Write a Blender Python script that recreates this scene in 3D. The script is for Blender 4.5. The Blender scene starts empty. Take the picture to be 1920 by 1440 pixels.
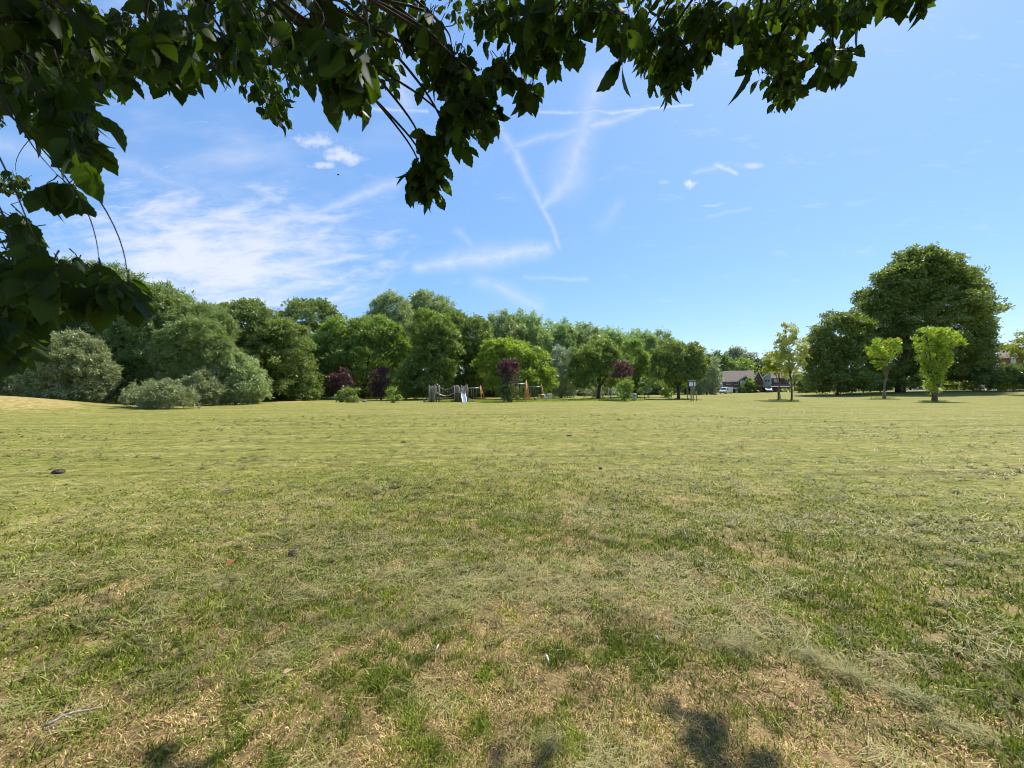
import bpy, bmesh, math, random
import numpy as np
from mathutils import Vector

# ------------------------------------------------------------------ camera, light, sky, exposure
SUN_AZ, SUN_EL = math.radians(48), math.radians(57)      # azimuth to the right of the view direction
EYE = 1.6
F = 720.0                                                 # focal length in pixels of a 1920 wide picture
PITCH = math.atan(11 / 720)
sc = bpy.context.scene
col = sc.collection
cam = bpy.data.objects.new('camera', bpy.data.cameras.new('camera'))
col.objects.link(cam)
cam.location = (0, 0, EYE)
cam.rotation_euler = (math.pi / 2 + PITCH, 0, 0)
cam.data.sensor_width = 36
cam.data.lens = 36 * F / 1920
cam.data.clip_start = 0.05
cam.data.clip_end = 6000
cam.data.dof.use_dof = True
cam.data.dof.focus_distance = 18
cam.data.dof.aperture_fstop = 6.0
sc.camera = cam
sc.view_settings.view_transform = 'Standard'
sc.view_settings.look = 'None'
sc.view_settings.gamma = 1
sc.view_settings.use_curve_mapping = False
sc.view_settings.exposure = 0.55
sc.cycles.filter_width = 1.0
sc.cycles.max_bounces = 4
sc.cycles.diffuse_bounces = 2
sc.cycles.transmission_bounces = 4
sc.cycles.transparent_max_bounces = 4

SUNV = Vector((math.sin(SUN_AZ) * math.cos(SUN_EL), math.cos(SUN_AZ) * math.cos(SUN_EL), math.sin(SUN_EL)))
sl = bpy.data.lights.new('sun', 'SUN')
sl.energy = 4.8
sl.angle = math.radians(0.53)
sl.color = (1.0, 0.955, 0.88)
sun = bpy.data.objects.new('sun', sl)
col.objects.link(sun)
sun.rotation_euler = SUNV.to_track_quat('Z', 'Y').to_euler()

# ------------------------------------------------------------------ node helper
class N:
    """a socket with arithmetic"""
    def __init__(s, nt, sock): s.nt, s.s = nt, sock
    def _m(s, op, *o):
        n = s.nt.nodes.new('ShaderNodeMath'); n.operation = op
        for i, v in enumerate((s,) + o):
            if isinstance(v, N): s.nt.links.new(v.s, n.inputs[i])
            else: n.inputs[i].default_value = v
        return N(s.nt, n.outputs[0])
    def __add__(s, o): return s._m('ADD', o)
    def __sub__(s, o): return s._m('SUBTRACT', o)
    def __mul__(s, o): return s._m('MULTIPLY', o)
    def __truediv__(s, o): return s._m('DIVIDE', o)
    def max(s, o): return s._m('MAXIMUM', o)
    def min(s, o): return s._m('MINIMUM', o)
    def sqrt(s): return s._m('SQRT')
    def clamp(s): return s.max(0.0).min(1.0)
    def step(s, a, b):
        n = s.nt.nodes.new('ShaderNodeMapRange'); n.interpolation_type = 'SMOOTHSTEP'
        s.nt.links.new(s.s, n.inputs[0])
        n.inputs[1].default_value = a; n.inputs[2].default_value = b
        return N(s.nt, n.outputs[0])
def combine(nt, x, y, z=0.0):
    n = nt.nodes.new('ShaderNodeCombineXYZ')
    for i, v in enumerate((x, y, z)):
        if isinstance(v, N): nt.links.new(v.s, n.inputs[i])
        else: n.inputs[i].default_value = v
    return N(nt, n.outputs[0])
def noise(nt, vec, scale, detail=3, rough=0.55, dist=0.0, out=0):
    n = nt.nodes.new('ShaderNodeTexNoise')
    if vec is not None: nt.links.new(vec.s, n.inputs['Vector'])
    n.inputs['Scale'].default_value = scale
    n.inputs['Detail'].default_value = detail
    n.inputs['Roughness'].default_value = rough
    n.inputs['Distortion'].default_value = dist
    return N(nt, n.outputs[out])
def mixc(nt, fac, a, b):
    n = nt.nodes.new('ShaderNodeMix'); n.data_type = 'RGBA'
    for i, v in ((0, fac), (6, a), (7, b)):
        if isinstance(v, N): nt.links.new(v.s, n.inputs[i])
        elif i == 0: n.inputs[0].default_value = v
        else: n.inputs[i].default_value = (*v, 1)
    return N(nt, n.outputs[2])
def xyz(nt, vec):
    n = nt.nodes.new('ShaderNodeSeparateXYZ'); nt.links.new(vec.s, n.inputs[0])
    return [N(nt, o) for o in n.outputs]

# ------------------------------------------------------------------ world: sky, thin clouds and contrails by direction
w = bpy.data.worlds.new('World'); sc.world = w; w.use_nodes = True
nt = w.node_tree; nt.nodes.clear()
sky = nt.nodes.new('ShaderNodeTexSky'); sky.sky_type = 'NISHITA'; sky.sun_disc = False
sky.sun_elevation = SUN_EL; sky.sun_rotation = SUN_AZ
sky.air_density = 1.0; sky.dust_density = 0.6; sky.ozone_density = 2.2; sky.altitude = 50
tc = nt.nodes.new('ShaderNodeTexCoord')
gx, gy, gz = xyz(nt, N(nt, tc.outputs['Generated']))
fwd = gy.max(0.05)
u, v = gx / fwd, gz / fwd                                 # slope coordinates towards the wood (+Y)
uv = combine(nt, u, v)
wx, wy, _ = xyz(nt, noise(nt, uv, 9, 4, 0.6, out=1))
U = u + (wx - 0.5) * 0.034
V = v + (wy - 0.5) * 0.034
fine = noise(nt, combine(nt, u, v * 1.0), 26, 5, 0.62)
def PX(px, row): return (px - 960) / 720, (731 - row) / 720
def seg(p0, p1, w0, w1, k, rough=0.85, soft=1.0):
    w0 *= 1.0; w1 *= 1.0; k *= .62
    """a streak between two directions, widths in pixels"""
    (x0, y0), (x1, y1) = PX(*p0), PX(*p1)
    dx, dy = x1 - x0, y1 - y0
    L2 = dx * dx + dy * dy
    t = ((((U - x0) * dx) + ((V - y0) * dy)) / L2).clamp()
    ex = U - x0 - t * dx
    ey = V - y0 - t * dy
    d = (ex * ex + ey * ey).sqrt()
    wd = t * ((w1 - w0) / 720) + w0 / 720
    m = (d / wd)._m('MULTIPLY', -1.0) + 1.0
    m = m.clamp()
    m = m * m * (fine * rough * 2.0 + (1 - rough))
    return m * k
def puff(c, rx, ry, k, lo=0.35, hi=0.75):
    x, y = PX(*c)
    ax = (U - x) / (rx / 720); ay = (V - y) / (ry / 720)
    m = ((ax * ax + ay * ay).sqrt() * -1.0 + 1.0).clamp()
    return (m * 1.2 + (fine - 0.5) * 1.9).step(lo, lo + hi) * (k * 0.8)
total = None
def addm(m):
    global total
    total = m if total is None else total.max(m)
for a in [((640, 199), (800, 204), 9, 8, .75), ((1010, 207), (1150, 202), 7, 8, .6), ((1150, 202), (1300, 195), 9, 4, .85),
          ((950, 275), (1110, 232), 18, 22, .4), ((1110, 232), (1215, 199), 22, 12, .6),
          ((1120, 150), (1095, 240), 62, 50, .45), ((1095, 240), (1065, 335), 52, 66, .55), ((1065, 335), (1020, 382), 50, 16, .65),
          ((930, 220), (1012, 372), 22, 16, .5), ((1012, 372), (1050, 462), 14, 9, .55),
          ((585, 397), (735, 343), 22, 26, .6), ((780, 497), (900, 480), 24, 46, .7), ((900, 480), (1025, 466), 46, 26, .75),
          ((900, 525), (1005, 572), 30, 34, .45), ((985, 518), (1100, 521), 9, 9, .35),
          ((1300, 320), (1350, 312), 8, 12, .4), ((1350, 309), (1386, 321), 12, 8, .95), ((1330, 405), (1410, 388), 8, 8, .25),
          ((185, 387), (310, 387), 5, 5, .6), ((-40, 265), (250, 305), 50, 40, .4), ((250, 305), (375, 360), 36, 18, .35),
          ((700, 560), (760, 470), 16, 14, .25), ((720, 60), (760, 190), 70, 50, .55), ((860, 430), (905, 480), 20, 14, .3),
          ((1130, 420), (1165, 375), 30, 20, .2)]:
    addm(seg(*a))
for a in [((1296, 342), 20, 13, 1.0), ((1418, 305), 26, 10, .6), ((1250, 338), 20, 11, .35), ((590, 258), 70, 26, .7),
          ((640, 288), 62, 30, .85), ((600, 306), 50, 14, .7), ((1335, 382), 40, 6, .3)]:
    addm(puff(*a))
# the bank of thin rippled cloud low on the left
cx, cy = PX(400, 485)
ax = (u - cx) / (430 / 720); ay = (v - cy) / (190 / 720)
bank = ((ax * ax + ay * ay).sqrt() * -1.0 + 1.0).clamp()
rip = noise(nt, combine(nt, u * 1.1 + v * 0.3, v * 3.6 - u * 0.3), 6.4, 8, 0.66, 0.35)
bank = ((bank * 1.25 + (rip - 0.5) * 2.2).step(0.1, 1.25)) * 0.8
addm(bank)
# faint high veil over the whole left
veil = (noise(nt, combine(nt, u * 1.3, v * 3.5), 1.7, 4, 0.55).step(0.45, 0.85)) * ((u * -1.0 + 0.25).step(0.0, 1.0)) * 0.45
addm(veil)
cloud = total.clamp() * gz.step(0.0, 0.05) * gy.step(0.02, 0.2)
bg = nt.nodes.new('ShaderNodeBackground'); bg.inputs[1].default_value = 0.122
hs = nt.nodes.new('ShaderNodeHueSaturation'); hs.inputs['Saturation'].default_value = 1.25
nt.links.new(sky.outputs[0], hs.inputs['Color'])
base = mixc(nt, 0.45, N(nt, hs.outputs[0]), (2.05, 3.6, 6.6))
cc = mixc(nt, cloud, base, (5.3, 5.4, 6.0))
nt.links.new(cc.s, bg.inputs[0])
wo = nt.nodes.new('ShaderNodeOutputWorld'); nt.links.new(bg.outputs[0], wo.inputs[0])

# ------------------------------------------------------------------ basic helpers
rng = np.random.default_rng(7)
random.seed(7)
CP, SP = math.cos(PITCH), math.sin(PITCH)
def at(px, row, Y):
    """the point at depth Y that the surveyed direction (px,row) meets"""
    a, b = (px - 960) / F, (720 - row) / F
    k = Y / (CP - b * SP)
    return np.array((a * k, Y, EYE + (SP + b * CP) * k))
def sstep(a, b, x):
    t = np.clip((x - a) / (b - a), 0, 1)
    return t * t * (3 - 2 * t)
def hash2(i, j, seed):
    h = (i.astype(np.int64) * 374761393 + j.astype(np.int64) * 668265263 + seed * 1442695041) & 0xffffffff
    h = ((h ^ (h >> 13)) * 1274126177) & 0xffffffff
    h = (h ^ (h >> 16)) & 0xffffffff
    return h / 4294967295.0
def vnoise(x, y, seed=0):
    i, j = np.floor(x), np.floor(y)
    fx, fy = x - i, y - j
    fx = fx * fx * (3 - 2 * fx); fy = fy * fy * (3 - 2 * fy)
    a, b = hash2(i, j, seed), hash2(i + 1, j, seed)
    c, d = hash2(i, j + 1, seed), hash2(i + 1, j + 1, seed)
    return (a * (1 - fx) + b * fx) * (1 - fy) + (c * (1 - fx) + d * fx) * fy
def fbm(x, y, seed=0, o=4):
    s, a, t = 0, 1.0, 0
    for k in range(o):
        s = s + a * vnoise(x * 2 ** k, y * 2 ** k, seed + k * 17); t += a; a *= 0.55
    return s / t
def gh(x, y):
    """ground height"""
    x = np.asarray(x, float); y = np.asarray(y, float)
    z = 0.3 * sstep(70, 100, y)
    z = z + 1.35 * sstep(55, 125, x) * sstep(45, 85, y)
    z = z + 1.25 * np.exp(-(((x + 40) / 7.5) ** 2 + ((y - 28) / 6.5) ** 2))
    z = z + 0.30 * np.exp(-(((x + 24) / 3.6) ** 2 + ((y - 43) / 4.0) ** 2))
    z = z + (fbm(x * 0.12, y * 0.12, 3) - 0.5) * 0.10 * sstep(6, 20, np.hypot(x, y))
    return z
def mesh_np(name, v, f, mat=None, smooth=False, attrs=()):
    me = bpy.data.meshes.new(name)
    v = np.ascontiguousarray(v, np.float32); f = np.ascontiguousarray(f, np.int32)
    k = f.shape[1]
    me.vertices.add(len(v)); me.vertices.foreach_set('co', v.ravel())
    me.loops.add(f.size); me.loops.foreach_set('vertex_index', f.ravel())
    me.polygons.add(len(f)); me.polygons.foreach_set('loop_start', np.arange(0, f.size, k, dtype=np.int32))
    if smooth: me.polygons.foreach_set('use_smooth', np.ones(len(f), bool))
    for an, ty, data in attrs:
        a = me.attributes.new(an, ty, 'POINT')
        a.data.foreach_set('color' if ty == 'FLOAT_COLOR' else 'value', np.ascontiguousarray(data, np.float32).ravel())
    me.update(calc_edges=True)
    if mat: me.materials.append(mat)
    return me
def link(name, me, parent=None, loc=None):
    o = bpy.data.objects.new(name, me); col.objects.link(o)
    if parent is not None: o.parent = parent
    if loc is not None: o.location = loc
    return o
def tag(o, label=None, cat=None, group=None, kind=None):
    if label: o['label'] = label
    if cat: o['category'] = cat
    if group: o['group'] = group
    if kind: o['kind'] = kind
    return o
def thing(name, label, cat, loc, rz=0, group=None):
    o = bpy.data.objects.new(name, None); col.objects.link(o)
    o.empty_display_size = 0.2
    o.location = loc; o.rotation_euler = (0, 0, rz)
    return tag(o, label, cat, group)

class MB:
    """collects boxes, bars, tubes and slabs into one mesh"""
    def __init__(s): s.v, s.f = [], []
    def add(s, vs, fs):
        b = len(s.v); s.v += [tuple(p) for p in vs]; s.f += [tuple(b + i for i in q) for q in fs]
    def box(s, c, d, bev=0.0):
        x, y, z = c; a, b, h = d[0] / 2, d[1] / 2, d[2] / 2
        s.add([(x - a, y - b, z - h), (x + a, y - b, z - h), (x + a, y + b, z - h), (x - a, y + b, z - h),
               (x - a, y - b, z + h), (x + a, y - b, z + h), (x + a, y + b, z + h), (x - a, y + b, z + h)],
              [(0, 3, 2, 1), (4, 5, 6, 7), (0, 1, 5, 4), (1, 2, 6, 5), (2, 3, 7, 6), (3, 0, 4, 7)])
    def tube(s, pts, r, n=8):
        pts = [Vector(p) for p in pts]
        if not isinstance(r, (list, tuple)): r = [r] * len(pts)
        base = len(s.v)
        for i, p in enumerate(pts):
            d = (pts[min(i + 1, len(pts) - 1)] - pts[max(i - 1, 0)])
            d = d.normalized() if d.length > 1e-6 else Vector((0, 0, 1))
            a = d.cross(Vector((0, 0, 1)) if abs(d.z) < 0.95 else Vector((1, 0, 0))).normalized()
            b = d.cross(a)
            for k in range(n):
                t = 2 * math.pi * k / n
                s.v.append(tuple(p + (a * math.cos(t) + b * math.sin(t)) * r[i]))
        for i in range(len(pts) - 1):
            for k in range(n):
                k2 = (k + 1) % n
                s.f.append((base + i * n + k, base + i * n + k2, base + (i + 1) * n + k2, base + (i + 1) * n + k))
        s.f.append(tuple(base + k for k in range(n))[::-1])
        e = base + (len(pts) - 1) * n
        s.f.append(tuple(e + k for k in range(n)))
    def prism(s, outline, axis, t0, t1):
        """outline of 2-D points extruded along axis ('x','y','z')"""
        def P(p, t):
            return {'x': (t, p[0], p[1]), 'y': (p[0], t, p[1]), 'z': (p[0], p[1], t)}[axis]
        n = len(outline)
        vs = [P(p, t0) for p in outline] + [P(p, t1) for p in outline]
        s.add(vs, [tuple(range(n)), tuple(range(2 * n - 1, n - 1, -1))] + [(i, i + n, (i + 1) % n + n, (i + 1) % n) for i in range(n)])
    def build(s, name, mat, parent=None, smooth=False, bevel=0.0):
        me = bpy.data.meshes.new(name); me.from_pydata(s.v, [], s.f)
        bm = bmesh.new(); bm.from_mesh(me)
        bmesh.ops.recalc_face_normals(bm, faces=bm.faces)
        if bevel:
            es = [e for e in bm.edges if e.is_manifold and e.calc_face_angle(0) > 0.6]
            bmesh.ops.bevel(bm, geom=es, offset=bevel, segments=2, affect='EDGES', clamp_overlap=True)
        bm.to_mesh(me); bm.free()
        if smooth: me.polygons.foreach_set('use_smooth', [True] * len(me.polygons))
        me.materials.append(mat)
        return link(name, me, parent)

# ------------------------------------------------------------------ materials
def newmat(name):
    m = bpy.data.materials.new(name); m.use_nodes = True
    t = m.node_tree; t.nodes.clear()
    out = t.nodes.new('ShaderNodeOutputMaterial')
    return m, t, out
def surf(name, c, rough=0.6, var=0.15, scale=6.0, metal=0.0, bump=0.0, spec=0.4, c2=None, stretch=(1, 1, 1)):
    m, t, out = newmat(name)
    b = t.nodes.new('ShaderNodeBsdfPrincipled')
    tcn = t.nodes.new('ShaderNodeTexCoord')
    mp = t.nodes.new('ShaderNodeMapping'); mp.inputs['Scale'].default_value = stretch
    t.links.new(tcn.outputs['Object'], mp.inputs[0])
    nz = noise(t, N(t, mp.outputs[0]), scale, 5, 0.6)
    if c2 is None: c2 = tuple(x * (1 - 2.2 * var) for x in c)
    cn = mixc(t, nz.step(0.3, 0.7), c2, tuple(min(1, x * (1 + var)) for x in c))
    t.links.new(cn.s, b.inputs['Base Color'])
    b.inputs['Roughness'].default_value = rough; b.inputs['Metallic'].default_value = metal
    b.inputs['Specular IOR Level'].default_value = spec
    if bump:
        bp = t.nodes.new('ShaderNodeBump'); bp.inputs['Strength'].default_value = bump; bp.inputs['Distance'].default_value = 0.02
        t.links.new(nz.s, bp.inputs['Height']); t.links.new(bp.outputs[0], b.inputs['Normal'])
    t.links.new(b.outputs[0], out.inputs[0])
    return m
def leafmat(name, ca, cb, trans=0.38, tcol=None, rough=0.42, spec=0.5, third=None):
    """a leaf: each leaf its own tint, some light passing through"""
    m, t, out = newmat(name)
    g = t.nodes.new('ShaderNodeNewGeometry')
    r = N(t, g.outputs['Random Per Island'])
    c = mixc(t, r, ca, cb)
    if third: c = mixc(t, (r * 7.31)._m('FRACT').step(0.8, 0.95), c, third)
    b = t.nodes.new('ShaderNodeBsdfPrincipled')
    t.links.new(c.s, b.inputs['Base Color'])
    b.inputs['Roughness'].default_value = rough; b.inputs['Specular IOR Level'].default_value = spec
    tr = t.nodes.new('ShaderNodeBsdfTranslucent')
    tm = t.nodes.new('ShaderNodeMix'); tm.data_type = 'RGBA'; tm.blend_type = 'MULTIPLY'; tm.inputs[0].default_value = 1
    t.links.new(c.s, tm.inputs[6]); tm.inputs[7].default_value = (*(tcol or (1.7, 1.7, 0.6)), 1)
    t.links.new(tm.outputs[2], tr.inputs[0])
    mx = t.nodes.new('ShaderNodeMixShader'); mx.inputs[0].default_value = trans
    t.links.new(b.outputs[0], mx.inputs[1]); t.links.new(tr.outputs[0], mx.inputs[2])
    t.links.new(mx.outputs[0], out.inputs[0])
    return m

LM = {
    'willow': leafmat('willow_leaf', (0.235, 0.307, 0.114), (0.431, 0.486, 0.215), .32, (1.3, 1.35, .8)),
    'sage': leafmat('sage_leaf', (0.194, 0.232, 0.0904), (0.361, 0.386, 0.181), .3, (1.2, 1.25, .8)),
    'feather': leafmat('feather_leaf', (.15, .20, .065), (.27, .33, .115), .38, (1.4, 1.5, .7)),
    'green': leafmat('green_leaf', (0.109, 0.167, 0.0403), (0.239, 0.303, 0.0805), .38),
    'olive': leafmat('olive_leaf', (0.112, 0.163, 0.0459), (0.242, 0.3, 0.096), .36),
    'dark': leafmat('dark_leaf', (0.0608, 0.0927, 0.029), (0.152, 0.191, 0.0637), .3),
    'bright': leafmat('bright_leaf', (0.129, 0.197, 0.0436), (0.244, 0.326, 0.0809), .42),
    'yellow': leafmat('yellow_leaf', (0.157, 0.236, 0.0321), (0.303, 0.382, 0.0584), .42),
    'silver': leafmat('silver_leaf', (0.278, 0.326, 0.168), (0.511, 0.558, 0.349), .28, (1.1, 1.15, .85)),
    'crest': leafmat('crest_leaf', (0.228, 0.324, 0.109), (0.417, 0.513, 0.217), .34, (1.3, 1.35, .7)),
    'plum': leafmat('plum_leaf', (.062, .026, .030), (.135, .075, .078), .34, (1.7, .9, 1.0)),
    'lime': leafmat('lime_leaf', (0.11, 0.149, 0.033), (0.231, 0.281, 0.066), .34),
    'fresh': leafmat('fresh_leaf', (0.159, 0.268, 0.0244), (0.329, 0.439, 0.0427), .42, third=(0.494, 0.314, 0.0824)),
    'sapling': leafmat('sapling_leaf', (0.231, 0.296, 0.0824), (0.428, 0.445, 0.148), .4, third=(0.461, 0.281, 0.0988)),
    'golden': leafmat('golden_leaf', (0.182, 0.248, 0.0329), (0.314, 0.346, 0.0494), .4, third=(0.395, 0.248, 0.0494)),
    'coral': leafmat('coral_leaf', (0.494, 0.115, 0.0577), (0.6, 0.231, 0.115), .35, (1.5, .9, .7)),
    'cream': leafmat('cream_leaf', (0.329, 0.395, 0.115), (0.593, 0.593, 0.248), .35),
    'copper': leafmat('copper_leaf', (0.0988, 0.0329, 0.0329), (0.182, 0.0659, 0.0577), .3, (1.5, .8, .8)),
    'hedge': leafmat('hedge_leaf', (0.0824, 0.14, 0.0329), (0.215, 0.281, 0.0906), .3),
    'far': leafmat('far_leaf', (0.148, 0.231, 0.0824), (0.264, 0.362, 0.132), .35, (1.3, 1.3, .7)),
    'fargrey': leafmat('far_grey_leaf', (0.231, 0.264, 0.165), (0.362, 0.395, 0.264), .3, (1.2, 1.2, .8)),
}
BARK = surf('bark', (.13, .10, .075), .85, .3, 9, bump=.6, stretch=(1, 1, .25))
PALEBARK = surf('pale_bark', (.20, .16, .12), .85, .25, 9, bump=.5, stretch=(1, 1, .25))

# ------------------------------------------------------------------ field: the mown grass sheet
def dryness(x, y):
    """0 green .. 1 straw brown"""
    d = np.hypot(x, y)
    n1 = fbm(x * 1.25 + 5, y * 1.25, 11, 5)
    n2 = fbm(x * 0.16, y * 0.22, 23, 4)
    n3 = fbm(x * 6.5, y * 6.5, 31, 4)
    k = 0.38 * n1 + 0.14 * n2 + 0.48 * n3
    k = k + 0.10 * (1 - sstep(1.9, 3.2, d)) - 0.05 * sstep(2.8, 3.8, d) * (1 - sstep(5, 9, d)) - 0.01 * sstep(8, 16, d)
    k = sstep(0.44, 0.62, k) * (1 - .35 * sstep(5, 10, d)) + .16 * sstep(5, 10, d)
    # parched ground: the mounds at the left and a worn patch before the playground
    m = 1.1 * np.exp(-(((x + 37) / 8.5) ** 2 + ((y - 27) / 5) ** 2)) + 0.95 * np.exp(-(((x + 24) / 3.4) ** 2 + ((y - 42) / 2.6) ** 2))
    m = m + 0.42 * np.exp(-(((x - 2) / 7) ** 2 + ((y - 17.5) / 3.6) ** 2)) * (0.4 + fbm(x * .9, y * .9, 5))
    return np.clip(np.maximum(k, np.clip(m * 1.3, 0, 1)), 0, 1)
def lushness(x, y):
    m = np.exp(-(((x + 4) / 7) ** 2 + ((y - 52.5) / 3.0) ** 2)) + np.exp(-(((x - 14) / 11) ** 2 + ((y - 58) / 3.5) ** 2))
    return np.clip(m * 1.3, 0, 1) * sstep(48.0, 50.0, y)
NA, NR = 420, 300
ang = np.linspace(0, 2 * np.pi, NA, endpoint=False)
rad = 0.35 * (2600 / 0.35) ** (np.arange(NR) / (NR - 1))
A, R = np.meshgrid(ang, rad)
gxx, gyy = (R * np.sin(A)).ravel(), (R * np.cos(A)).ravel()
gzz = gh(gxx, gyy) + (fbm(gxx * 2.2, gyy * 2.2, 41, 3) - .5) * 0.05 * (1 - sstep(8, 25, R.ravel()))
gv = np.vstack([np.stack([gxx, gyy, gzz], 1), [[0, 0, 0]]])
i, j = np.meshgrid(np.arange(NR - 1), np.arange(NA), indexing='ij')
j2 = (j + 1) % NA
gf = np.stack([i * NA + j, (i + 1) * NA + j, (i + 1) * NA + j2, i * NA + j2], -1).reshape(-1, 4)[:, ::-1]
dry = np.append(dryness(gxx, gyy), .5); lush = np.append(lushness(gxx, gyy), 0)
m, t, out = newmat('field_turf')
geo = t.nodes.new('ShaderNodeNewGeometry')
pos = N(t, geo.outputs['Position'])
def attr(t, nme):
    a = t.nodes.new('ShaderNodeAttribute'); a.attribute_name = nme
    return N(t, a.outputs['Fac'])
px_, py_, pz_ = xyz(t, pos)
streak = noise(t, combine(t, px_ * 0.22 + py_ * 0.05, py_ * 1.0 - px_ * 0.06), 0.75, 5, 0.6, 0.6)
clump = noise(t, pos, 2.6, 6, 0.68, 0.3)
fineg = noise(t, pos, 26, 5, 0.7)
big = noise(t, pos, 0.07, 4, 0.55, 0.4)
grn = mixc(t, clump.step(.35, .68), (.125, .14, .016), (.22, .222, .036))
strw = mixc(t, clump.step(.32, .7), (.21, .185, .045), (.34, .29, .085))
k = (attr(t, 'dry') * 0.55 + streak.step(.3, .72) * 0.62 + (big - 0.5) * 0.5 + (fineg - 0.5) * 0.5).clamp()
c = mixc(t, k, grn, strw)
line = noise(t, combine(t, px_ * 0.10 + py_ * .02, py_ * 1.7 - px_ * .12), 1.0, 4, .65, .4)
c = mixc(t, line.step(.54, .68) * .8, c, (.115, .115, .028))
c = mixc(t, line.step(.46, .3) * .5, c, (.36, .31, .11))
c = mixc(t, attr(t, 'dry').step(.86, 1.0), c, mixc(t, clump.step(.3, .7), (.27, .205, .065), (.41, .315, .11)))
c = mixc(t, attr(t, 'lush') * (clump * 1.4).clamp(), c, (.17, .25, .03))
c = mixc(t, noise(t, pos, 5.3, 5, .7).step(.58, .74), c, (.07, .065, .022))
dist = (px_ * px_ + py_ * py_).sqrt()
c = mixc(t, dist.step(9.0, 2.5) * 0.75, c, mixc(t, (fineg * .5 + clump * .5).step(.36, .64), (.085, .055, .028), (.34, .225, .115)))  # brown soil and thatch near by, shade under the blades put into the colour
grain = noise(t, combine(t, px_ * 1.1 + py_ * .15, py_ * 2.2), 2.7, 7, .8, .2)
gm = grain.step(.33, .67) * .62 + .66
mul_ = t.nodes.new('ShaderNodeMix'); mul_.data_type = 'RGBA'; mul_.blend_type = 'MULTIPLY'; mul_.inputs[0].default_value = 1
t.links.new(c.s, mul_.inputs[6]); t.links.new(combine(t, gm, gm, gm).s, mul_.inputs[7])
c = N(t, mul_.outputs[2])
b = t.nodes.new('ShaderNodeBsdfPrincipled'); b.inputs['Roughness'].default_value = .9; b.inputs['Specular IOR Level'].default_value = .15
t.links.new(c.s, b.inputs['Base Color'])
bp = t.nodes.new('ShaderNodeBump'); bp.inputs['Strength'].default_value = 0.9; bp.inputs['Distance'].default_value = 0.06
hgt = clump * 0.9 + fineg * 0.5 + streak * 0.6
t.links.new(hgt.s, bp.inputs['Height']); t.links.new(bp.outputs[0], b.inputs['Normal'])
t.links.new(b.outputs[0], out.inputs[0])
gme = mesh_np('field', gv, gf, m, True, (('dry', 'FLOAT', dry), ('lush', 'FLOAT', lush)))
field = tag(link('field', gme), kind='structure', label='wide mown park field of dry yellow-green grass')

# grass blades --------------------------------------------------------------------------------
def vmat(name, trans=0.3, tint=(1.3, 1.35, .7), rough=.6):
    m, t, out = newmat(name)
    a = t.nodes.new('ShaderNodeAttribute'); a.attribute_name = 'tint'
    b = t.nodes.new('ShaderNodeBsdfPrincipled'); b.inputs['Roughness'].default_value = rough; b.inputs['Specular IOR Level'].default_value = .3
    t.links.new(a.outputs['Color'], b.inputs['Base Color'])
    tm = t.nodes.new('ShaderNodeMix'); tm.data_type = 'RGBA'; tm.blend_type = 'MULTIPLY'; tm.inputs[0].default_value = 1
    t.links.new(a.outputs['Color'], tm.inputs[6]); tm.inputs[7].default_value = (*tint, 1)
    tr = t.nodes.new('ShaderNodeBsdfTranslucent'); t.links.new(tm.outputs[2], tr.inputs[0])
    mx = t.nodes.new('ShaderNodeMixShader'); mx.inputs[0].default_value = trans
    t.links.new(b.outputs[0], mx.inputs[1]); t.links.new(tr.outputs[0], mx.inputs[2])
    t.links.new(mx.outputs[0], out.inputs[0])
    return m
BLADE = vmat('grass_blade')
def blades(x, y, z, length, width, lean, bend, az, colr):
    """curved three-triangle blades"""
    n = len(x)
    p = np.stack([x, y, z], 1)
    h = np.stack([np.cos(az), np.sin(az), np.zeros(n)], 1)
    sd = np.stack([-np.sin(az), np.cos(az), np.zeros(n)], 1)
    up = np.array([0, 0, 1.0])
    d1 = h * np.sin(lean)[:, None] + up * np.cos(lean)[:, None]
    l2 = np.minimum(lean + bend, 1.9)
    d2 = h * np.sin(l2)[:, None] + up * np.cos(l2)[:, None]
    wv = sd * width[:, None] / 2
    mid = p + d1 * length[:, None] * .5
    tip = mid + d2 * length[:, None] * .5
    v = np.stack([p - wv, p + wv, mid - wv * .8, mid + wv * .8, tip], 1).reshape(-1, 3)
    b = np.arange(n)[:, None] * 5
    f = np.stack([b + [0, 1, 3], b + [0, 3, 2], b + [2, 3, 4]], 1).reshape(-1, 3)
    cl = np.repeat(np.concatenate([colr, np.ones((n, 1))], 1), 5, 0)
    return v, f, cl
def lerp(a, b, t): return np.asarray(a) * (1 - t[:, None]) + np.asarray(b) * t[:, None]
def near_ground(x, y): return gh(x, y) + (fbm(x * 2.2, y * 2.2, 41, 3) - .5) * 0.05 * (1 - sstep(8, 25, np.hypot(x, y)))
def sample_field(n, d0, d1, pw):
    """positions thinning out with distance (the farther, the sparser)"""
    u_ = rng.random(n)
    if pw == 2: d = d0 * (d1 / d0) ** u_
    else: d = 1 / (1 / d1 + u_ * (1 / d0 - 1 / d1))
    a = np.radians(rng.uniform(-61, 61, n))
    return d * np.sin(a), d * np.cos(a), d
V_, F_, C_, off = [], [], [], 0
def push(v, f, c):
    global off
    V_.append(v); F_.append(f + off); C_.append(c); off += len(v)
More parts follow.
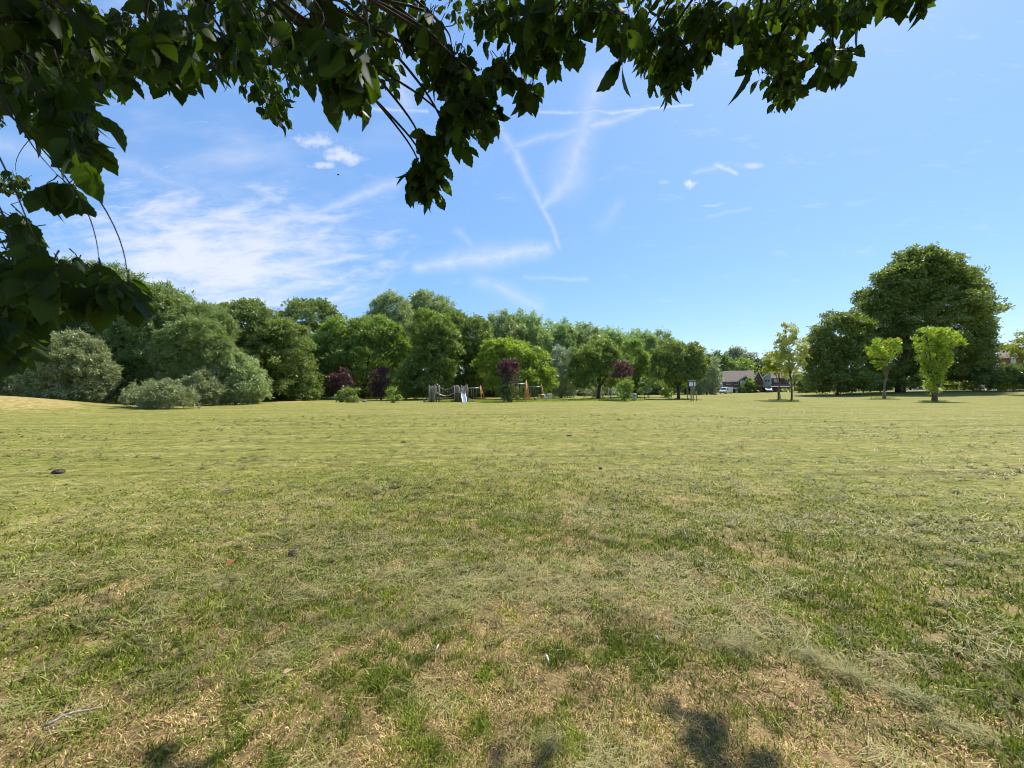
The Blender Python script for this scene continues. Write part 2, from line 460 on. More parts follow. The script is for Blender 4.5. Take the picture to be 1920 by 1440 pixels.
for n, d0, d1, pw in ((560000, 1.15, 9, 3), (420000, 1.6, 26, 2)):
    x, y, d = sample_field(n, d0, d1, pw)
    tuft = 0.55 * vnoise(x * 11, y * 11, 77) + 0.45 * vnoise(x * 26, y * 26, 78)
    dr = dryness(x, y)
    keep = rng.random(n) < np.clip((tuft - .18) * 2.3, .12, 1) * (1 - .35 * dr)
    x, y, d, tuft, dr = x[keep], y[keep], d[keep], tuft[keep], dr[keep]
    n = len(x)
    g = fbm(x * 1.7, y * 1.7, 91, 3)
    isdry = rng.random(n) < np.clip(.16 + .66 * dr, 0, .85)
    cg = lerp((.095, .14, .008), (.265, .305, .03), np.clip(g * 1.2 - .1 + rng.normal(0, .22, n), 0, 1))
    cg = lerp(cg[0] * 0 + 1, cg[0] * 0 + 1, np.zeros(n)) * cg
    cd = lerp((.30, .18, .07), (.66, .50, .25), rng.random(n))
    c = np.where(isdry[:, None], cd, cg) * (rng.uniform(.42, 1.45, n) * (.75 + .6 * vnoise(x * 7, y * 7, 88)))[:, None]
    far = sstep(3.2, 12, d)
    c = lerp((0, 0, 0), c * [1, 1, 1], np.ones(n)) * (1 - .5 * far[:, None]) + .5 * far[:, None] * rng.uniform(.5, 1.3, n)[:, None] * np.array([.27, .26, .055])
    px1 = d / 384
    width = np.maximum(rng.uniform(.0022, .0042, n), px1 * rng.uniform(.5, .95, n))
    length = rng.uniform(.022, .055, n) * (.6 + .8 * tuft) * np.where(isdry, .8, 1.0) * (1 - .3 * far) + px1 * .6
    lean = np.where(isdry, rng.uniform(.7, 1.5, n), np.abs(rng.normal(.6, .42, n))) + .75 * far
    push(*blades(x, y, near_ground(x, y) - .004, length, width, lean, rng.uniform(.1, .9, n), rng.uniform(0, 2 * np.pi, n), c))
grass = link('grass', mesh_np('grass', np.concatenate(V_), np.concatenate(F_), BLADE, False, (('tint', 'FLOAT_COLOR', np.concatenate(C_)),)))
tag(grass, 'short patchy green and straw grass blades of the field', 'grass', kind='stuff')

# loose dry clippings lying on the turf --------------------------------------------------------
V_, F_, C_, off = [], [], [], 0
for n, d0, d1, pw in ((60000, 1.3, 12, 3), (90000, 2.2, 42, 2)):
    x, y, d = sample_field(n, d0, d1, pw)
    sw = fbm(x * .5 + y * .1, y * 1.5, 55, 4) * .6 + fbm(x * 2.4, y * 3.6, 56, 3) * .4
    keep = rng.random(n) < sstep(.45, .66, sw + .03 * sstep(0, 4, x)) * 1.0 + .02
    x, y, d, sw = x[keep], y[keep], d[keep], sw[keep]; n = len(x)
    c = lerp((.22, .21, .075), (.54, .49, .22), np.clip(rng.normal(.5, .28, n), 0, 1))
    px1 = d / 384
    push(*blades(x, y, near_ground(x, y) + rng.uniform(.012, .03, n) + .03 * sstep(.6, .8, sw), rng.uniform(.04, .15, n) + px1,
                 np.maximum(rng.uniform(.0014, .0026, n), px1 * rng.uniform(.28, .5, n)), rng.uniform(1.25, 1.65, n), rng.normal(0, .25, n),
                 rng.normal(.5, .9, n) + np.pi * (rng.random(n) < .5), c))
# little heaps the mower left, strewn in loose rows
hx, hy, hd = sample_field(4200, 2.6, 26, 2)
hk = fbm(hx * .35 + hy * .08, hy * 1.1, 57, 4)
kp = rng.random(len(hx)) < sstep(.42, .66, hk) * .8 + .06
hx, hy, hd = hx[kp], hy[kp], hd[kp]
K_ = 26; nh = len(hx); n = nh * K_
ii = np.repeat(np.arange(nh), K_)
hr_ = rng.uniform(.03, .12, nh) * (.8 + hd / 22)
aa = rng.uniform(0, 6.283, n); rr2 = np.abs(rng.normal(0, .5, n))
x = hx[ii] + np.cos(aa) * rr2 * hr_[ii] * 1.5; y = hy[ii] + np.sin(aa) * rr2 * hr_[ii]
hz = rng.uniform(.015, .05, nh) * (.8 + hd / 30)
z = near_ground(x, y) + rng.random(n) * hz[ii] * np.clip(1.1 - rr2, .1, 1) + .01
d = np.hypot(x, y); px1 = d / 384
c = lerp((.10, .09, .03), (.46, .42, .17), np.clip(rng.normal(.5, .3, n), 0, 1)) * rng.uniform(.6, 1.1, nh)[ii][:, None]
fc_ = sstep(8, 22, d)[:, None]; c = c * (1 - .6 * fc_) + .6 * fc_ * np.array([.25, .235, .07])
push(*blades(x, y, z, rng.uniform(.03, .09, n) + px1 * .8, np.maximum(rng.uniform(.0014, .0026, n), px1 * rng.uniform(.3, .55, n)), rng.uniform(1.0, 1.7, n), rng.normal(0, .3, n), rng.uniform(0, 6.283, n), c))
clip = link('grass_clippings', mesh_np('grass_clippings', np.concatenate(V_), np.concatenate(F_), BLADE, False, (('tint', 'FLOAT_COLOR', np.concatenate(C_)),)))
tag(clip, 'pale dry grass clippings strewn over the mown field', 'clippings', kind='stuff')

# longer unmown grass round the playground and the young trees ---------------------------------
V_, F_, C_, off = [], [], [], 0
def tufts(cx, cy, rx, ry, n, ln, seedc=((.22, .28, .03), (.40, .44, .08))):
    a = rng.uniform(0, 2 * np.pi, n); r = np.sqrt(rng.random(n))
    x, y = cx + rx * r * np.cos(a), cy + ry * r * np.sin(a)
    keep = rng.random(n) < .25 + fbm(x * .9, y * .9, 61)
    x, y = x[keep], y[keep]; n = len(x)
    push(*blades(x, y, gh(x, y) - .01, rng.uniform(.4, 1, n) * ln, np.maximum(.01, y / 384 * .55) * rng.uniform(.6, 1.2, n),
                 np.abs(rng.normal(.3, .25, n)), rng.uniform(.1, .7, n), rng.uniform(0, 6.28, n), lerp(*seedc, rng.random(n))))
tufts(-4.5, 52.0, 7.5, 1.3, 5000, .32); tufts(3, 54, 5, 1.6, 2500, .3); tufts(12, 58, 8, 2.0, 4500, .32); tufts(17, 62, 6, 1.5, 2500, .3)
for cpx, cY, rr in ((1750, 52, 2.2), (1655, 68, 2.4), (1482, 55, 1.5), (1460, 60, 2.0), (1273, 66, 3.0), (1120, 64, 2.5)):
    tufts((cpx - 960) / 720 * cY, cY, rr * .8, rr * .5, 260, .34, ((.14, .19, .025), (.27, .32, .07)))
lg = link('long_grass', mesh_np('long_grass', np.concatenate(V_), np.concatenate(F_), BLADE, False, (('tint', 'FLOAT_COLOR', np.concatenate(C_)),)))
tag(lg, 'longer bright grass left unmown round the playground and young trees', 'grass', kind='stuff')

# ------------------------------------------------------------------ trees
def nrm(a): return a / np.maximum(np.linalg.norm(a, axis=-1, keepdims=True), 1e-9)
def leaf_quads(p, a, nn, L, W):
    sd = nrm(np.cross(nn, a))
    m_ = p + a * (L * .5)[:, None]
    v = np.stack([p, m_ + sd * (W / 2)[:, None], p + a * L[:, None], m_ - sd * (W / 2)[:, None]], 1).reshape(-1, 3)
    return v, np.arange(len(p) * 4, dtype=np.int32).reshape(-1, 4)
STYLE = {  # leaf length/width in pixels, clump radius in pixels, flattening, leaves' droop, coverage, elongation along the shoot
    'round': dict(L=3.7, W=2.2, R=8.0, flat=.6, droop=.15, cov=1.2, el=0),
    'dense': dict(L=3.5, W=2.2, R=7.0, flat=.6, droop=.2, cov=1.25, el=0),
    'willow': dict(L=4.6, W=1.5, R=7.0, flat=.8, droop=.35, cov=1.4, el=9),
    'feather': dict(L=5.0, W=1.4, R=6.5, flat=.7, droop=.1, cov=1.4, el=13),
    'open': dict(L=3.8, W=2.1, R=5.0, flat=.8, droop=.1, cov=.55, el=5),
    'sparse': dict(L=3.2, W=1.9, R=4.0, flat=.7, droop=.2, cov=.5, el=4),
}
def crown_mesh(name, lobes, Y, style, mat, seed, origin, cov=1.0, lscale=1.0):
    r = np.random.default_rng(seed)
    S = STYLE[style]; s = Y / F
    P, OUT = [], []
    C = np.array([at(l[0], l[1], Y + (l[4] if len(l) > 4 else 0)) for l in lobes])
    RX = np.array([l[2] * s for l in lobes]); RZ = np.array([l[3] * s for l in lobes])
    C0, RX0, RZ0 = C, RX, RZ
    # every mass is broken into boughs: flat-bottomed cushions standing out of it
    jobs = []
    for k in range(len(lobes)):
        a_, b_ = lobes[k][2], lobes[k][3]
        area = math.pi * a_ * b_
        jobs.append((C[k], RX[k] * .93, RX[k] * .85, RZ[k] * .93, area * .55, 0))
        ns = int(np.clip(area / (120 if style != 'dense' else 130), 3, 70)) if a_ > 6 else 0
        if ns:
            dd_ = nrm(r.normal(size=(ns, 3)) + [0, -.25, .25])
            for q in range(ns):
                f_ = min(.42, 8.5 * r.uniform(.6, 1.5) / max(a_, b_)) * (1 if ns > 5 else 1.1)
                cc_ = C[k] + dd_[q] * [RX[k], RX[k] * .9, RZ[k]] * r.uniform(.72, 1.04)
                jobs.append((cc_, RX[k] * f_ * 1.1, RX[k] * f_ * 1.1, min(RZ[k], RX[k]) * f_ * 1.12, math.pi * a_ * b_ * f_ * f_ * 1.15, 1))
            if a_ > 14:
                for q in range(int(3 + (a_ + b_) / 9)):
                    dz_ = nrm(np.array([r.normal(), r.normal() * .7 - .2, abs(r.normal()) * .9 + .1]))
                    px_r = r.uniform(2.2, 5.5)
                    cc_ = C0[k] + dz_ * [RX0[k], RX0[k] * .9, RZ0[k]] * r.uniform(.98, 1.0 + 9.0 / max(a_, b_))
                    jobs.append((cc_, px_r * s * .8, px_r * s * .8, px_r * s * 1.3, math.pi * px_r * px_r * 1.3, 1))
    C = np.array([j_[0] for j_ in jobs]); RX = np.array([j_[1] for j_ in jobs]); RY = np.array([j_[2] for j_ in jobs]); RZ = np.array([j_[3] for j_ in jobs])
    for k in range(len(jobs)):
        area = jobs[k][4]
        nl = area * 4.0 / (S['L'] * S['W'] * .5) * S['cov'] * cov
        lpc = 26 if style not in ('sparse', 'open') else 15
        nc = max(6, int(nl / lpc))
        d = nrm(r.normal(size=(nc, 3)))
        if jobs[k][5]: d[:, 2] = np.where(d[:, 2] < -.45, -d[:, 2], d[:, 2])
        rad_ = np.where(r.random(nc) < .8, r.uniform(.78, 1.0, nc), r.uniform(.3, .8, nc))
        rad_ = np.where(r.random(nc) < .14, r.uniform(1.0, 1.2, nc), rad_)
        # uneven outline: low-frequency swelling of the lobe
        bump = 1 + .10 * np.sin(d[:, 0] * 5 + k * 2.1 + seed) * np.cos(d[:, 2] * 4 + k) + .07 * np.sin(d[:, 0] * 11 + d[:, 2] * 9 + seed)
        c = C[k] + d * (rad_ * bump)[:, None] * [RX[k], RY[k], RZ[k]]
        for q in range(len(jobs)):
            if q != k and jobs[q][5] == 0:
                dd = (((c - C[q]) / [RX[q], RY[q], RZ[q]]) ** 2).sum(1)
                c_keep = dd > .30
                c, d = c[c_keep], d[c_keep]
        c_keep = c[:, 2] > gh(c[:, 0], c[:, 1]) + .15
        c, d = c[c_keep], d[c_keep]
        nc = len(c)
        if nc == 0: continue
        cr = S['R'] * s * r.uniform(.5, 1.1, nc)
        n_i = np.maximum(4, (lpc * (cr / (S['R'] * s)) ** 1.6 * r.uniform(.7, 1.2, nc)).astype(int))
        idx = np.repeat(np.arange(nc), n_i)
        g = r.normal(size=(len(idx), 3)) * .43
        o = g * cr[idx][:, None] * [1, 1, S['flat']]
        if S['el']:
            ax = nrm(d + [0, 0, .35] + r.normal(size=d.shape) * .35)
            o = o * .55 + ax[idx] * (r.uniform(-1, 1, len(idx)) * S['el'] * s * .5)[:, None]
        P.append(c[idx] + o); OUT.append(nrm(d[idx] + nrm(o + 1e-6) * .7))
    P, OUT = np.concatenate(P), np.concatenate(OUT)
    ok = P[:, 2] > gh(P[:, 0], P[:, 1]) + .03
    P, OUT = P[ok], OUT[ok]
    n = len(P)
    a = nrm(OUT * .55 + r.normal(size=(n, 3)) * .6 - np.array([0, 0, S['droop']]))
    nn = nrm(r.normal(size=(n, 3)) * .95 + OUT * .35 + np.array([0, 0, .45]))
    L = S['L'] * s * lscale * r.uniform(.5, 1.5, n); W = S['W'] * s * lscale * r.uniform(.7, 1.2, n)
    v, f = leaf_quads(P, a, nn, L, W)
    return mesh_np(name, v - origin, f, LM[mat]), C0 - origin, RX0
def tree(name, label, cat, leaf, style, Y, base, lobes, trunk=0.0, seed=None, cov=1.0, group=None, stems=1, bark=None, lscale=1.0, split=.35):
    """base: picture column of the stem; lobes: (column,row,half width,half height[,depth offset]) of the crown's masses"""
    seed = seed if seed is not None else int(abs(base * 7) + Y)
    rr = random.Random(seed)
    bx = (base - 960) / F * Y
    o = np.array((bx, Y, float(gh(bx, Y))))
    root = thing(name, label, cat, o, 0, group)
    me, C, RX = crown_mesh('crown', lobes, Y, style, leaf, seed, o, cov, lscale)
    link('crown', me, root)
    mb = MB()
    hgt = max(c[2] for c in C)
    rt = trunk if trunk else max(.04, hgt * .022)
    if stems == 1:
        top = C[int(np.argmax([c[2] for c in C]))]
        fork = Vector((top[0] * .25, 0, hgt * split))
        mb.tube([(0, 0, -.1), (rr.uniform(-.03, .03) * hgt * .2, 0, fork.z * .5), fork], [rt * 1.35, rt, rt * .85], 9)
        for c in C:
            e = Vector(c); mid = fork.lerp(e, .5) + Vector((rr.uniform(-.3, .3), rr.uniform(-.3, .3), .1 * e.z)) * .5
            st = Vector((fork.x * rr.uniform(.6, 1), 0, fork.z * rr.uniform(.75, 1)))
            if e.z < st.z: st = Vector((fork.x * .5, 0, min(fork.z, max(.1, e.z * .7))))
            mb.tube([st, mid, e], [rt * .55, rt * .38, rt * .12], 6)
            for q in range(3):
                w_ = e + Vector((rr.uniform(-1, 1), rr.uniform(-1, 1), rr.uniform(-.5, .5))) * float(min(RX)) * .5
                mb.tube([mid.lerp(e, .6), w_], [rt * .2, rt * .05], 5)
    else:
        for q in range(stems):
            c = C[q % len(C)]
            e = Vector(c)
            mb.tube([(rr.uniform(-.2, .2), rr.uniform(-.2, .2), -.1), (e.x * .45, e.y * .45, e.z * .55), e], [rt * .6, rt * .45, rt * .1], 6)
    mb.build('trunk' if stems == 1 else 'stem', bark or BARK, root, True)
    return root

W_ = 'wood edge'
# the front of the wood, from the left
tree('willow_bush', 'pale grey-green willow bush at the left edge behind the straw mound', 'bush', 'sage', 'willow', 36, 30, [(25, 692, 48, 40), (-20, 700, 45, 45), (5, 728, 45, 30), (58, 722, 34, 30)], stems=4)
tree('willow_bush', 'tall sage willow bush in several tiers, right of the straw mound', 'bush', 'sage', 'willow', 35, 130, [(135, 678, 46, 46), (105, 722, 48, 40), (165, 705, 38, 45), (150, 745, 42, 22), (180, 730, 22, 28)], stems=5)
tree('woodland_tree', 'dark leafy tree behind the sage willow bush, partly hidden by hanging leaves', 'tree', 'dark', 'round', 44, 90, [(100, 585, 75, 70), (40, 600, 80, 85), (160, 620, 70, 70), (10, 560, 60, 55), (80, 680, 110, 60), (200, 690, 60, 60)], .35, split=.25)
tree('tall_willow', 'tallest feathery light-green tree with windblown sprays on the sloping wood top at left', 'tree', 'feather', 'feather', 45, 270, [(238, 575, 62, 62), (300, 592, 62, 50), (352, 618, 52, 48), (205, 560, 45, 48), (150, 545, 50, 48), (100, 545, 45, 45), (280, 650, 85, 60), (395, 622, 42, 40), (340, 680, 75, 50)], .4, split=.3)
tree('woodland_tree', 'grey-green bushy willow in front of the feathery tall tree', 'tree', 'feather', 'willow', 40, 370, [(378, 640, 40, 40), (352, 692, 45, 48), (405, 680, 32, 45), (330, 655, 32, 36)], .2, stems=4)
tree('round_bush', 'isolated pale silvery bush standing alone on the grass before the wood', 'bush', 'sage', 'willow', 31, 295, [(292, 744, 40, 26), (260, 754, 24, 18), (330, 750, 28, 20), (310, 736, 22, 18)], stems=6, lscale=.9)
tree('small_bush', 'small pale bush just right of the isolated silvery bush', 'bush', 'sage', 'willow', 38, 380, [(380, 725, 24, 28), (368, 742, 22, 18), (393, 742, 18, 18)], stems=4)
tree('round_bush', 'broad grey-green bush bulging out of the wood beside the low straw hump', 'bush', 'willow', 'willow', 41, 440, [(440, 712, 42, 42), (466, 730, 32, 30), (418, 730, 30, 28), (445, 742, 44, 18)], stems=6)
tree('woodland_tree', 'dark olive tree with a broken leafy top left of the first gap in the wood', 'tree', 'olive', 'round', 54, 470, [(472, 610, 42, 40), (432, 622, 40, 45), (515, 640, 40, 42), (480, 690, 75, 55), (545, 645, 30, 35)], .35, split=.3)
tree('woodland_tree', 'olive-green tree leafy to the ground at the wood corner left of the purple trees', 'tree', 'olive', 'round', 58, 545, [(545, 680, 42, 48), (570, 718, 26, 32), (520, 722, 38, 36), (560, 740, 32, 16)], .2, stems=4)
tree('woodland_tree', 'dark round tree with open leafy branches standing above the dip in the wood top', 'tree', 'olive', 'open', 88, 580, [(580, 600, 44, 36), (552, 608, 24, 28), (612, 606, 24, 28), (580, 630, 45, 30)], .4, cov=1.5, split=.5)
tree('woodland_tree', 'bright green spreading tree behind the two left purple trees', 'tree', 'bright', 'round', 72, 680, [(650, 648, 50, 45), (700, 640, 50, 42), (622, 665, 36, 42), (680, 690, 75, 50), (738, 660, 32, 45), (610, 700, 30, 45)], .4, split=.25)
tree('tall_willow', 'tall silvery willow, left of the two that rise above the wood top', 'tree', 'willow', 'willow', 92, 735, [(735, 588, 28, 36), (752, 615, 28, 36), (714, 605, 20, 28), (735, 650, 42, 45)], .4, split=.4)
tree('tall_willow', 'tall silvery willow, right of the two that rise above the wood top', 'tree', 'willow', 'willow', 100, 805, [(798, 580, 25, 25), (822, 590, 25, 24), (780, 602, 22, 26), (810, 630, 45, 40)], .4, split=.4)
tree('woodland_tree', 'deep green ivy-clad tree with a rounded top behind the climbing frame', 'tree', 'green', 'dense', 64, 810, [(808, 622, 40, 35), (818, 670, 44, 45), (800, 705, 42, 40), (835, 640, 25, 30), (775, 720, 28, 28)], .35, split=.25)
tree('woodland_tree', 'olive tree with drooping boughs right of the ivy-clad tree', 'tree', 'olive', 'round', 72, 880, [(882, 640, 40, 46), (868, 690, 36, 42), (855, 612, 25, 24), (905, 690, 32, 45), (870, 725, 30, 22)], .3, split=.3)
for q, (p_, r_, a_, b_, Y_, lb) in enumerate((
    (940, 640, 42, 50, 86, 'pale woodland tree, first on the wood top right of the two silvery willows'),
    (988, 640, 40, 50, 90, 'pale green woodland tree, highest above the middle of the yellow-green dome'),
    (1040, 650, 40, 47, 94, 'pale green woodland tree above the silver-white tree'),
    (1095, 658, 40, 47, 98, 'pale green woodland tree above the left half of the dark green dome tree'),
    (1148, 664, 38, 46, 102, 'pale green woodland tree above the fourth purple tree'),
    (1196, 668, 34, 47, 106, 'pale green woodland tree above the slim green tree beside the fourth purple tree'),
    (1240, 674, 32, 44, 110, 'pale green woodland tree behind the left half of the vase-shaped tree'),
    (1284, 694, 30, 38, 114, 'pale green woodland tree at the sloping right end of the wood'))):
    tree('woodland_tree', lb, 'tree', 'crest' if q % 3 else 'willow', 'willow', Y_, p_,
         [(p_, r_, a_ * .8, b_), (p_ - 14, r_ + 14, a_ * .7, b_ * .85), (p_ + 15, r_ + 10, a_ * .7, b_ * .9), (p_, r_ + 45, a_, 45)], .35, split=.35, group='pale trees along the wood top')
tree('park_tree', 'wide yellow-green dome-shaped tree behind the swings', 'tree', 'yellow', 'dense', 64, 972, [(965, 678, 46, 36), (1000, 698, 34, 38), (928, 682, 30, 34), (1020, 726, 20, 22), (970, 715, 58, 32), (945, 660, 30, 20)], .3, split=.2)
tree('woodland_tree', 'slender silver-white tree between the yellow-green dome and the dark green dome', 'tree', 'silver', 'willow', 76, 1052, [(1055, 688, 20, 38), (1045, 718, 22, 30), (1066, 722, 18, 26)], .2, split=.3)
tree('park_tree', 'dark green dome-shaped tree on a visible trunk left of the metal hoop', 'tree', 'green', 'dense', 64, 1122, [(1116, 678, 40, 36), (1148, 692, 20, 32), (1086, 698, 20, 32), (1118, 712, 50, 22), (1130, 665, 25, 22)], .28, split=.3)
tree('woodland_tree', 'slim mid-green tree behind the fourth purple tree', 'tree', 'bright', 'round', 80, 1190, [(1188, 678, 24, 36), (1203, 705, 22, 32), (1180, 715, 22, 28)], .2, split=.3)
tree('park_tree', 'vase-shaped olive tree on a short trunk beside the notice board', 'tree', 'olive', 'open', 66, 1272, [(1262, 675, 32, 32), (1300, 688, 26, 34), (1242, 690, 20, 26), (1275, 708, 32, 24), (1318, 680, 12, 18)], .22, cov=2.2, split=.35)
tree('willow_bush', 'pale grey willow bush at the right end of the wood beside the houses', 'bush', 'silver', 'willow', 104, 1325, [(1322, 700, 18, 30), (1332, 715, 14, 24), (1308, 718, 16, 22)], stems=4)
tree('small_bush', 'light green bush low at the wood foot left of the vase-shaped tree', 'bush', 'bright', 'round', 78, 1247, [(1243, 722, 12, 12), (1252, 738, 10, 8)], stems=4)
tree('sapling', 'thin young sapling between the fourth purple tree and the vase-shaped tree', 'tree', 'willow', 'sparse', 66, 1208, [(1207, 722, 8, 16), (1213, 732, 9, 10), (1202, 734, 6, 8)], .05, cov=1.5, split=.3)
tree('low_bush', 'whitish low bush under the dark green dome tree behind the metal hoop', 'bush', 'silver', 'willow', 72, 1130, [(1128, 736, 22, 10), (1108, 738, 16, 8)], stems=4)

# trees behind the front row, filling the wood
BK = [(-60, 640, 90, 100, 52), (20, 660, 90, 90, 54), (180, 650, 90, 100, 56), (300, 660, 90, 95, 58), (410, 680, 80, 80, 62), (520, 690, 70, 75, 68), (600, 690, 50, 60, 80), (640, 690, 60, 65, 86),
      (720, 690, 60, 60, 88), (790, 690, 60, 65, 86), (860, 680, 60, 70, 90), (930, 700, 55, 50, 94), (1000, 700, 55, 50, 98), (1070, 705, 50, 45, 102), (1140, 705, 50, 45, 108), (1210, 710, 45, 40, 114)]
for k_, (p_, r_, a_, b_, Y_) in enumerate(BK):
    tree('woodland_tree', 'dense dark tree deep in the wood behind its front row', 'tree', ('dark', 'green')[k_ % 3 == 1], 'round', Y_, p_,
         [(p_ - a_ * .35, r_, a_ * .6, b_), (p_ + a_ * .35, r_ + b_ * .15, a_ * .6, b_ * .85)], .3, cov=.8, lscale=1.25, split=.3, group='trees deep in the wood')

# dark undergrowth along the foot of the wood
line = [(-70, 50), (100, 47), (300, 49), (470, 60), (600, 74), (760, 76), (900, 80), (1040, 88), (1180, 98), (1310, 112)]
P_ = []
for (p0, y0), (p1, y1) in zip(line[:-1], line[1:]):
    n = int((p1 - p0) * 26)
    k_ = rng.random(n)
    yy = y0 + (y1 - y0) * k_ + rng.normal(0, 1.2, n)
    xx = ((p0 + (p1 - p0) * k_) - 960) / F * yy
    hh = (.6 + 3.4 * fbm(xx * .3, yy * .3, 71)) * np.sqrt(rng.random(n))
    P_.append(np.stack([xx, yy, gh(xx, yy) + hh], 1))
P_ = np.concatenate(P_); n = len(P_)
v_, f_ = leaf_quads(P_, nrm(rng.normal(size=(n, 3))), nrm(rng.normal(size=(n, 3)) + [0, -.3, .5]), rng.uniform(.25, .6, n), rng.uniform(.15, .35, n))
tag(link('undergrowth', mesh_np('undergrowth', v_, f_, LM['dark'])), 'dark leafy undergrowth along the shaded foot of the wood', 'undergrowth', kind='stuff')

# purple-leaved trees and the clipped green bushes in front of them
tree('purple_tree', 'purple-leaved plum tree, leftmost and roundest of the four', 'tree', 'plum', 'dense', 62, 640, [(638, 715, 15, 14), (630, 728, 13, 13), (648, 726, 10, 12), (637, 742, 11, 11)], .12, group='purple-leaved trees by the playground')
tree('purple_tree', 'tall purple-leaved plum tree left of the climbing frame', 'tree', 'plum', 'dense', 60, 715, [(714, 708, 14, 15), (718, 724, 12, 14), (708, 726, 10, 13), (715, 743, 10, 11)], .12, group='purple-leaved trees by the playground')
tree('purple_tree', 'purple-leaved plum tree over a dark ivy-covered stem between the two swing sets', 'tree', 'plum', 'dense', 51, 956, [(953, 692, 14, 15), (963, 701, 14, 15), (946, 706, 10, 14), (957, 720, 13, 14)], .14, group='purple-leaved trees by the playground')
tree('purple_tree', 'purple-leaved plum tree, pinkest of the four, above the rightmost clipped bush', 'tree', 'plum', 'round', 58, 1168, [(1163, 688, 11, 11), (1175, 697, 11, 11), (1161, 703, 10, 7)], .12, group='purple-leaved trees by the playground')
tree('small_bush', 'small green bush in front of the leftmost purple tree', 'bush', 'green', 'dense', 48, 655, [(650, 747, 14, 15), (664, 743, 11, 13), (656, 756, 14, 7)], stems=5, group='green bushes by the purple trees')
tree('small_bush', 'small green bush in front of the tall purple tree, right of the bin', 'bush', 'bright', 'dense', 47.5, 735, [(738, 743, 11, 13), (731, 752, 11, 11), (742, 752, 8, 9)], stems=5, group='green bushes by the purple trees')
tree('small_bush', 'dark ivy-green bush wrapping the stem of the purple tree between the swings', 'bush', 'dark', 'dense', 50, 955, [(955, 740, 13, 17), (946, 734, 10, 10), (958, 728, 12, 14), (940, 728, 6, 5)], stems=5, group='green bushes by the purple trees')
tree('small_bush', 'upright green bush under the pinkest purple tree beside the boulder-like bin', 'bush', 'bright', 'dense', 54, 1172, [(1172, 732, 11, 17), (1180, 728, 7, 11), (1165, 728, 7, 10), (1173, 745, 6, 7)], stems=5, group='green bushes by the purple trees')

# young park trees on the right
tree('young_tree', 'tall slim sparse young tree with see-through crown, in front of the houses', 'tree', 'sapling', 'sparse', 55, 1484, [(1478, 632, 15, 20), (1472, 612, 6, 9), (1482, 655, 22, 22), (1472, 678, 20, 18), (1496, 664, 14, 14), (1492, 688, 15, 15), (1460, 650, 9, 12), (1508, 655, 7, 6), (1488, 720, 6, 12)], .10, cov=1.25, bark=BARK, split=.38)
tree('young_tree', 'golden-green young tree on a staked stem left of the tall sparse tree', 'tree', 'golden', 'round', 60, 1460, [(1456, 682, 17, 15), (1466, 676, 12, 14), (1458, 698, 20, 11), (1444, 690, 9, 9)], .10, cov=.75, bark=BARK, split=.45)
tree('young_tree', 'yellow-green young tree with a flat top on a thin staked trunk before the great tree', 'tree', 'fresh', 'open', 68, 1658, [(1648, 660, 20, 14), (1668, 654, 16, 13), (1636, 653, 12, 8), (1657, 674, 15, 10), (1678, 650, 8, 8), (1652, 686, 8, 5)], .12, cov=1.25, bark=PALEBARK, split=.45)
tree('young_tree', 'bright yellow-green vase-shaped tree on a thick short trunk, nearest on the right', 'tree', 'fresh', 'open', 52, 1752, [(1756, 640, 24, 18), (1787, 634, 12, 9), (1733, 652, 14, 10), (1757, 668, 19, 22), (1748, 698, 16, 22), (1751, 718, 14, 18), (1746, 732, 9, 8), (1776, 652, 13, 11), (1736, 626, 11, 8), (1761, 622, 12, 8), (1796, 646, 7, 5), (1772, 682, 9, 10), (1728, 672, 7, 6)], .26, cov=1.6, bark=BARK, split=.2)
# the great tree and its neighbours
tree('great_tree', 'huge dark dome-shaped tree towering over the right of the field', 'tree', 'lime', 'round', 92, 1688, [(1728, 522, 52, 48), (1688, 556, 54, 52), (1768, 556, 54, 50), (1645, 602, 38, 52), (1732, 612, 95, 66), (1798, 615, 44, 54), (1815, 655, 28, 42), (1690, 660, 76, 48), (1770, 668, 70, 36), (1810, 692, 32, 26), (1716, 492, 26, 20), (1846, 652, 10, 8), (1622, 640, 32, 46), (1660, 710, 56, 22), (1806, 716, 38, 16)], .75, cov=1.1, split=.2, lscale=1.1)
tree('park_tree', 'lower broad dark green tree leafy to the ground left of the huge dome tree', 'tree', 'lime', 'round', 88, 1570, [(1572, 632, 38, 38), (1548, 668, 34, 45), (1600, 680, 48, 50), (1530, 705, 20, 28), (1575, 712, 55, 24), (1606, 630, 30, 36), (1540, 690, 30, 40)], .4, cov=1.0, split=.2)
tree('park_tree', 'leafy tree with reddish shoot tips at the right edge before the brick house', 'tree', 'golden', 'open', 74, 1928, [(1917, 640, 18, 14), (1935, 655, 26, 20), (1912, 664, 14, 11), (1896, 652, 9, 6)], .14, cov=1.5, split=.5)
tree('garden_hedge', 'long clipped dark hedge below the brick house at the right edge', 'hedge', 'hedge', 'dense', 86, 1900, [(1895, 707, 22, 16), (1870, 710, 20, 15), (1850, 714, 16, 13), (1925, 706, 22, 16), (1950, 706, 22, 16), (1885, 720, 24, 9), (1920, 720, 26, 8)], stems=8)
tree('garden_hedge', 'dark hedge added to fill the shade behind the lower broad tree and the trunk of the huge tree', 'hedge', 'dark', 'dense', 112, 1600, [(1515, 722, 22, 14), (1555, 722, 26, 14), (1600, 722, 28, 14), (1645, 722, 28, 15), (1685, 722, 24, 15), (1702, 720, 10, 15)], stems=8)  # added leaf mass: stands in for the darkness under the crowns
